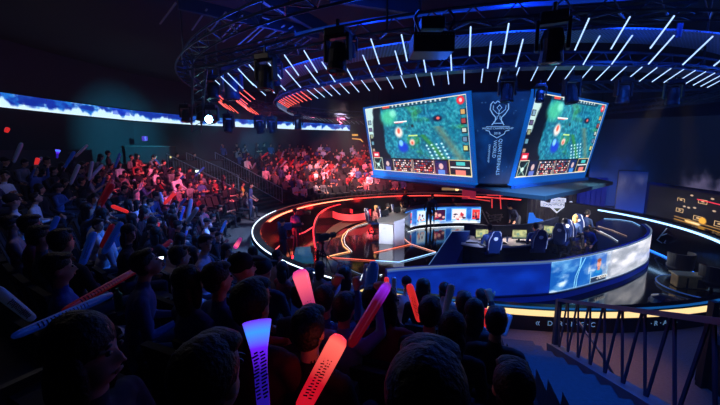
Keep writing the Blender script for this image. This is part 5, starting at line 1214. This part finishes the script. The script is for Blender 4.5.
# ================================================================== LIGHTS
def spot(loc, tgt, col, e, size=60, blend=.6, rad_=.15):
    l = bpy.data.lights.new('spot', 'SPOT'); l.energy = e; l.color = lin(col); l.spot_size = rad(size); l.spot_blend = blend; l.shadow_soft_size = rad_
    o = bpy.data.objects.new('spot_light', l); COL.objects.link(o); o.location = loc; o.rotation_mode = 'QUATERNION'; o.rotation_quaternion = (Vector(tgt)-Vector(loc)).to_track_quat('-Z', 'Y'); return o
def point(loc, col, e, r=.2):
    l = bpy.data.lights.new('point', 'POINT'); l.energy = e; l.color = lin(col); l.shadow_soft_size = r; o = bpy.data.objects.new('point_light', l); COL.objects.link(o); o.location = loc; return o
RED = (255,60,76); BLUE = (40,110,255); CYN = (120,210,255); WH = (255,236,220)
# red wash on the far stand
RED = (255,92,112)
spot(P(7,120,5.3), P(13.5,112,1.2), RED, 5200, 60); spot(P(7,140,5.3), P(13.5,128,1.2), RED, 5000, 44); spot(P(8,150,5.3), P(14,140,1.4), RED, 2200, 34); spot(P(6,100,5.3), P(13,98,1.2), RED, 2300, 60)
spot(P(9,128,6.3), P(11.5,122,.5), (255,200,195), 4200, 60)
# red and pink into the left stand
spot(P(8,175,5.3), P(13,172,1.4), (255,105,135), 2800, 50); spot(P(8,195,5.3), P(13,186,1.2), (255,90,130), 1300, 40)
# blue on the near left stand and near seats
spot(P(8.5,235,4.9), P(12.0,220,.9), (40,120,255), 750, 46); spot(P(8.5,250,4.9), P(12.0,244,1), (30,110,255), 420, 40); spot(P(8,215,4.9), P(11.6,206,.9), (60,130,255), 1300, 44)
spot(P(8.6,262,4.9), P(11.6,253,1), (30,100,255), 260, 44)
# walkway left: cool white
spot(P(7,190,4.75), P(9.8,187,0), (150,190,255), 1500, 34); spot(P(8,208,4.75), P(9.7,207,0), (130,180,255), 1100, 34); spot(P(7,170,4.75), P(10.2,168,0), (190,200,255), 1300, 30)
# carpet in front of the rim: warm pool
spot(P(9.2,268,4.7), P(9.7,266,0), (255,176,110), 420, 34, 1)
spot(P(9.2,259,4.7), P(9.9,260.5,0), (255,176,110), 200, 30, 1)
# stairs lower right: blue
spot((1.6,1.5,5.0), (3.0,4.0,.9), (30,110,255), 420, 50)
spot((3.4,5.6,4.6), (2.0,4.0,.5), (30,120,255), 420, 55)
# stage: side lights on the casters, spots added under the video cube to reach the stage
spot((.3,9.0,4.9), at(389,228,-.3), (235,240,255), 5200, 16); spot((-1,10,4.9), at(432,214,-.2), WH, 1500, 22); spot((-1.0,10,4.9), at(384,208,.1), WH, 8000, 16)
spot((6.5,13.2,1.9), at(560,232,-.1), WH, 1500, 90, .6); spot((4.5,13.2,1.9), at(500,240,0), (255,230,210), 600, 80, .6)
spot((5,8.2,4.9), at(520,245,0), (190,205,255), 3200, 44); spot((4,7.8,4.9), at(470,285,0), (40,90,255), 160, 70); spot((10.5,9.5,5), at(610,240,.2), (70,120,255), 700, 50)
spot((8.5,10,5.0), at(575,228,.2), (255,230,210), 2600, 24)
point(P(7.9,168,.25), (255,30,40), 60); point(P(7.7,186,.1), (255,30,40), 110); point(P(8,145,.1), (255,40,40), 30); point(P(7.8,120,.1), (255,40,40), 30); point(P(7.6,100,.1), (255,40,40), 20)
spot((9.5,10.5,5), at(688,284,-.3), (255,210,140), 2200, 14)
spot((0,10.5,4.9), at(334,230,FZ), (255,220,190), 3200, 24)
spot((12,16,5), (13.5,19,1), (40,100,255), 600, 80); spot((9,18,4.8), (9.5,21,1), (30,90,255), 700, 70)
# blue light in the rig
for a in (205,222,240,258,275,292): point(P(8.9,a,5.75), (20,80,255), 80, .3)
for a in (200,225,250,275,300): point(P(8.2,a,4.45), (30,100,255), 26, .2)
point(P(13,224,6.0), (255,236,224), 26, .3)
# cyan patches on the back wall under the ribbon
v = atd(212,118,12.3); spot(v, atd(222,136,25.5), (60,200,255), 1600, 26, .9)
spot(P(7.5,166,4.7), P(14.5,155,1.6), (225,225,240), 1000, 42)
spot(P(11,150,5), (-8,27.4,3.6), (60,200,255), 1600, 26, .9); spot(P(10,170,5), atd(122,136,19.5), (60,190,230), 3800, 44, 1)
spot((-2,24,5.2), (-2,31.5,3.8), (60,190,255), 500, 50, .9)
# dim area lamps added near the ceiling to lift the blacks
for x, y in ((-8,14),(-3,24),(10,6)):
    l = bpy.data.lights.new('fill_area', 'AREA'); l.shape = 'DISK'; l.size = 3; l.energy = 22; l.color = lin((170,190,230)); o = bpy.data.objects.new('fill_light', l); COL.objects.link(o); o.location = (x, y, 7.4)
w = bpy.data.worlds.new('world'); SC.world = w; w.use_nodes = True; w.node_tree.nodes['Background'].inputs[0].default_value = (.35,.42,.6,1); w.node_tree.nodes['Background'].inputs[1].default_value = .012
SC.view_settings.view_transform = 'Standard'; SC.view_settings.look = 'None'; SC.view_settings.exposure = 0; SC.view_settings.gamma = 1; SC.view_settings.use_curve_mapping = False

# thin stage haze filling the hall
hb = MB().box((2.4,14,3.4),(32,37,8.2)).build('stage_haze', mat('haze', (0,0,0))); hm = hb.data.materials[0]; nt = hm.node_tree; nt.nodes.clear()
vs = nt.nodes.new('ShaderNodeVolumeScatter'); ou = nt.nodes.new('ShaderNodeOutputMaterial'); vs.inputs['Density'].default_value = .0022; vs.inputs['Color'].default_value = (.9,.95,1,1); nt.links.new(vs.outputs[0], ou.inputs['Volume'])
tag(hb, 'thin smoky haze filling the whole dark hall', 'haze', None, 'stuff')
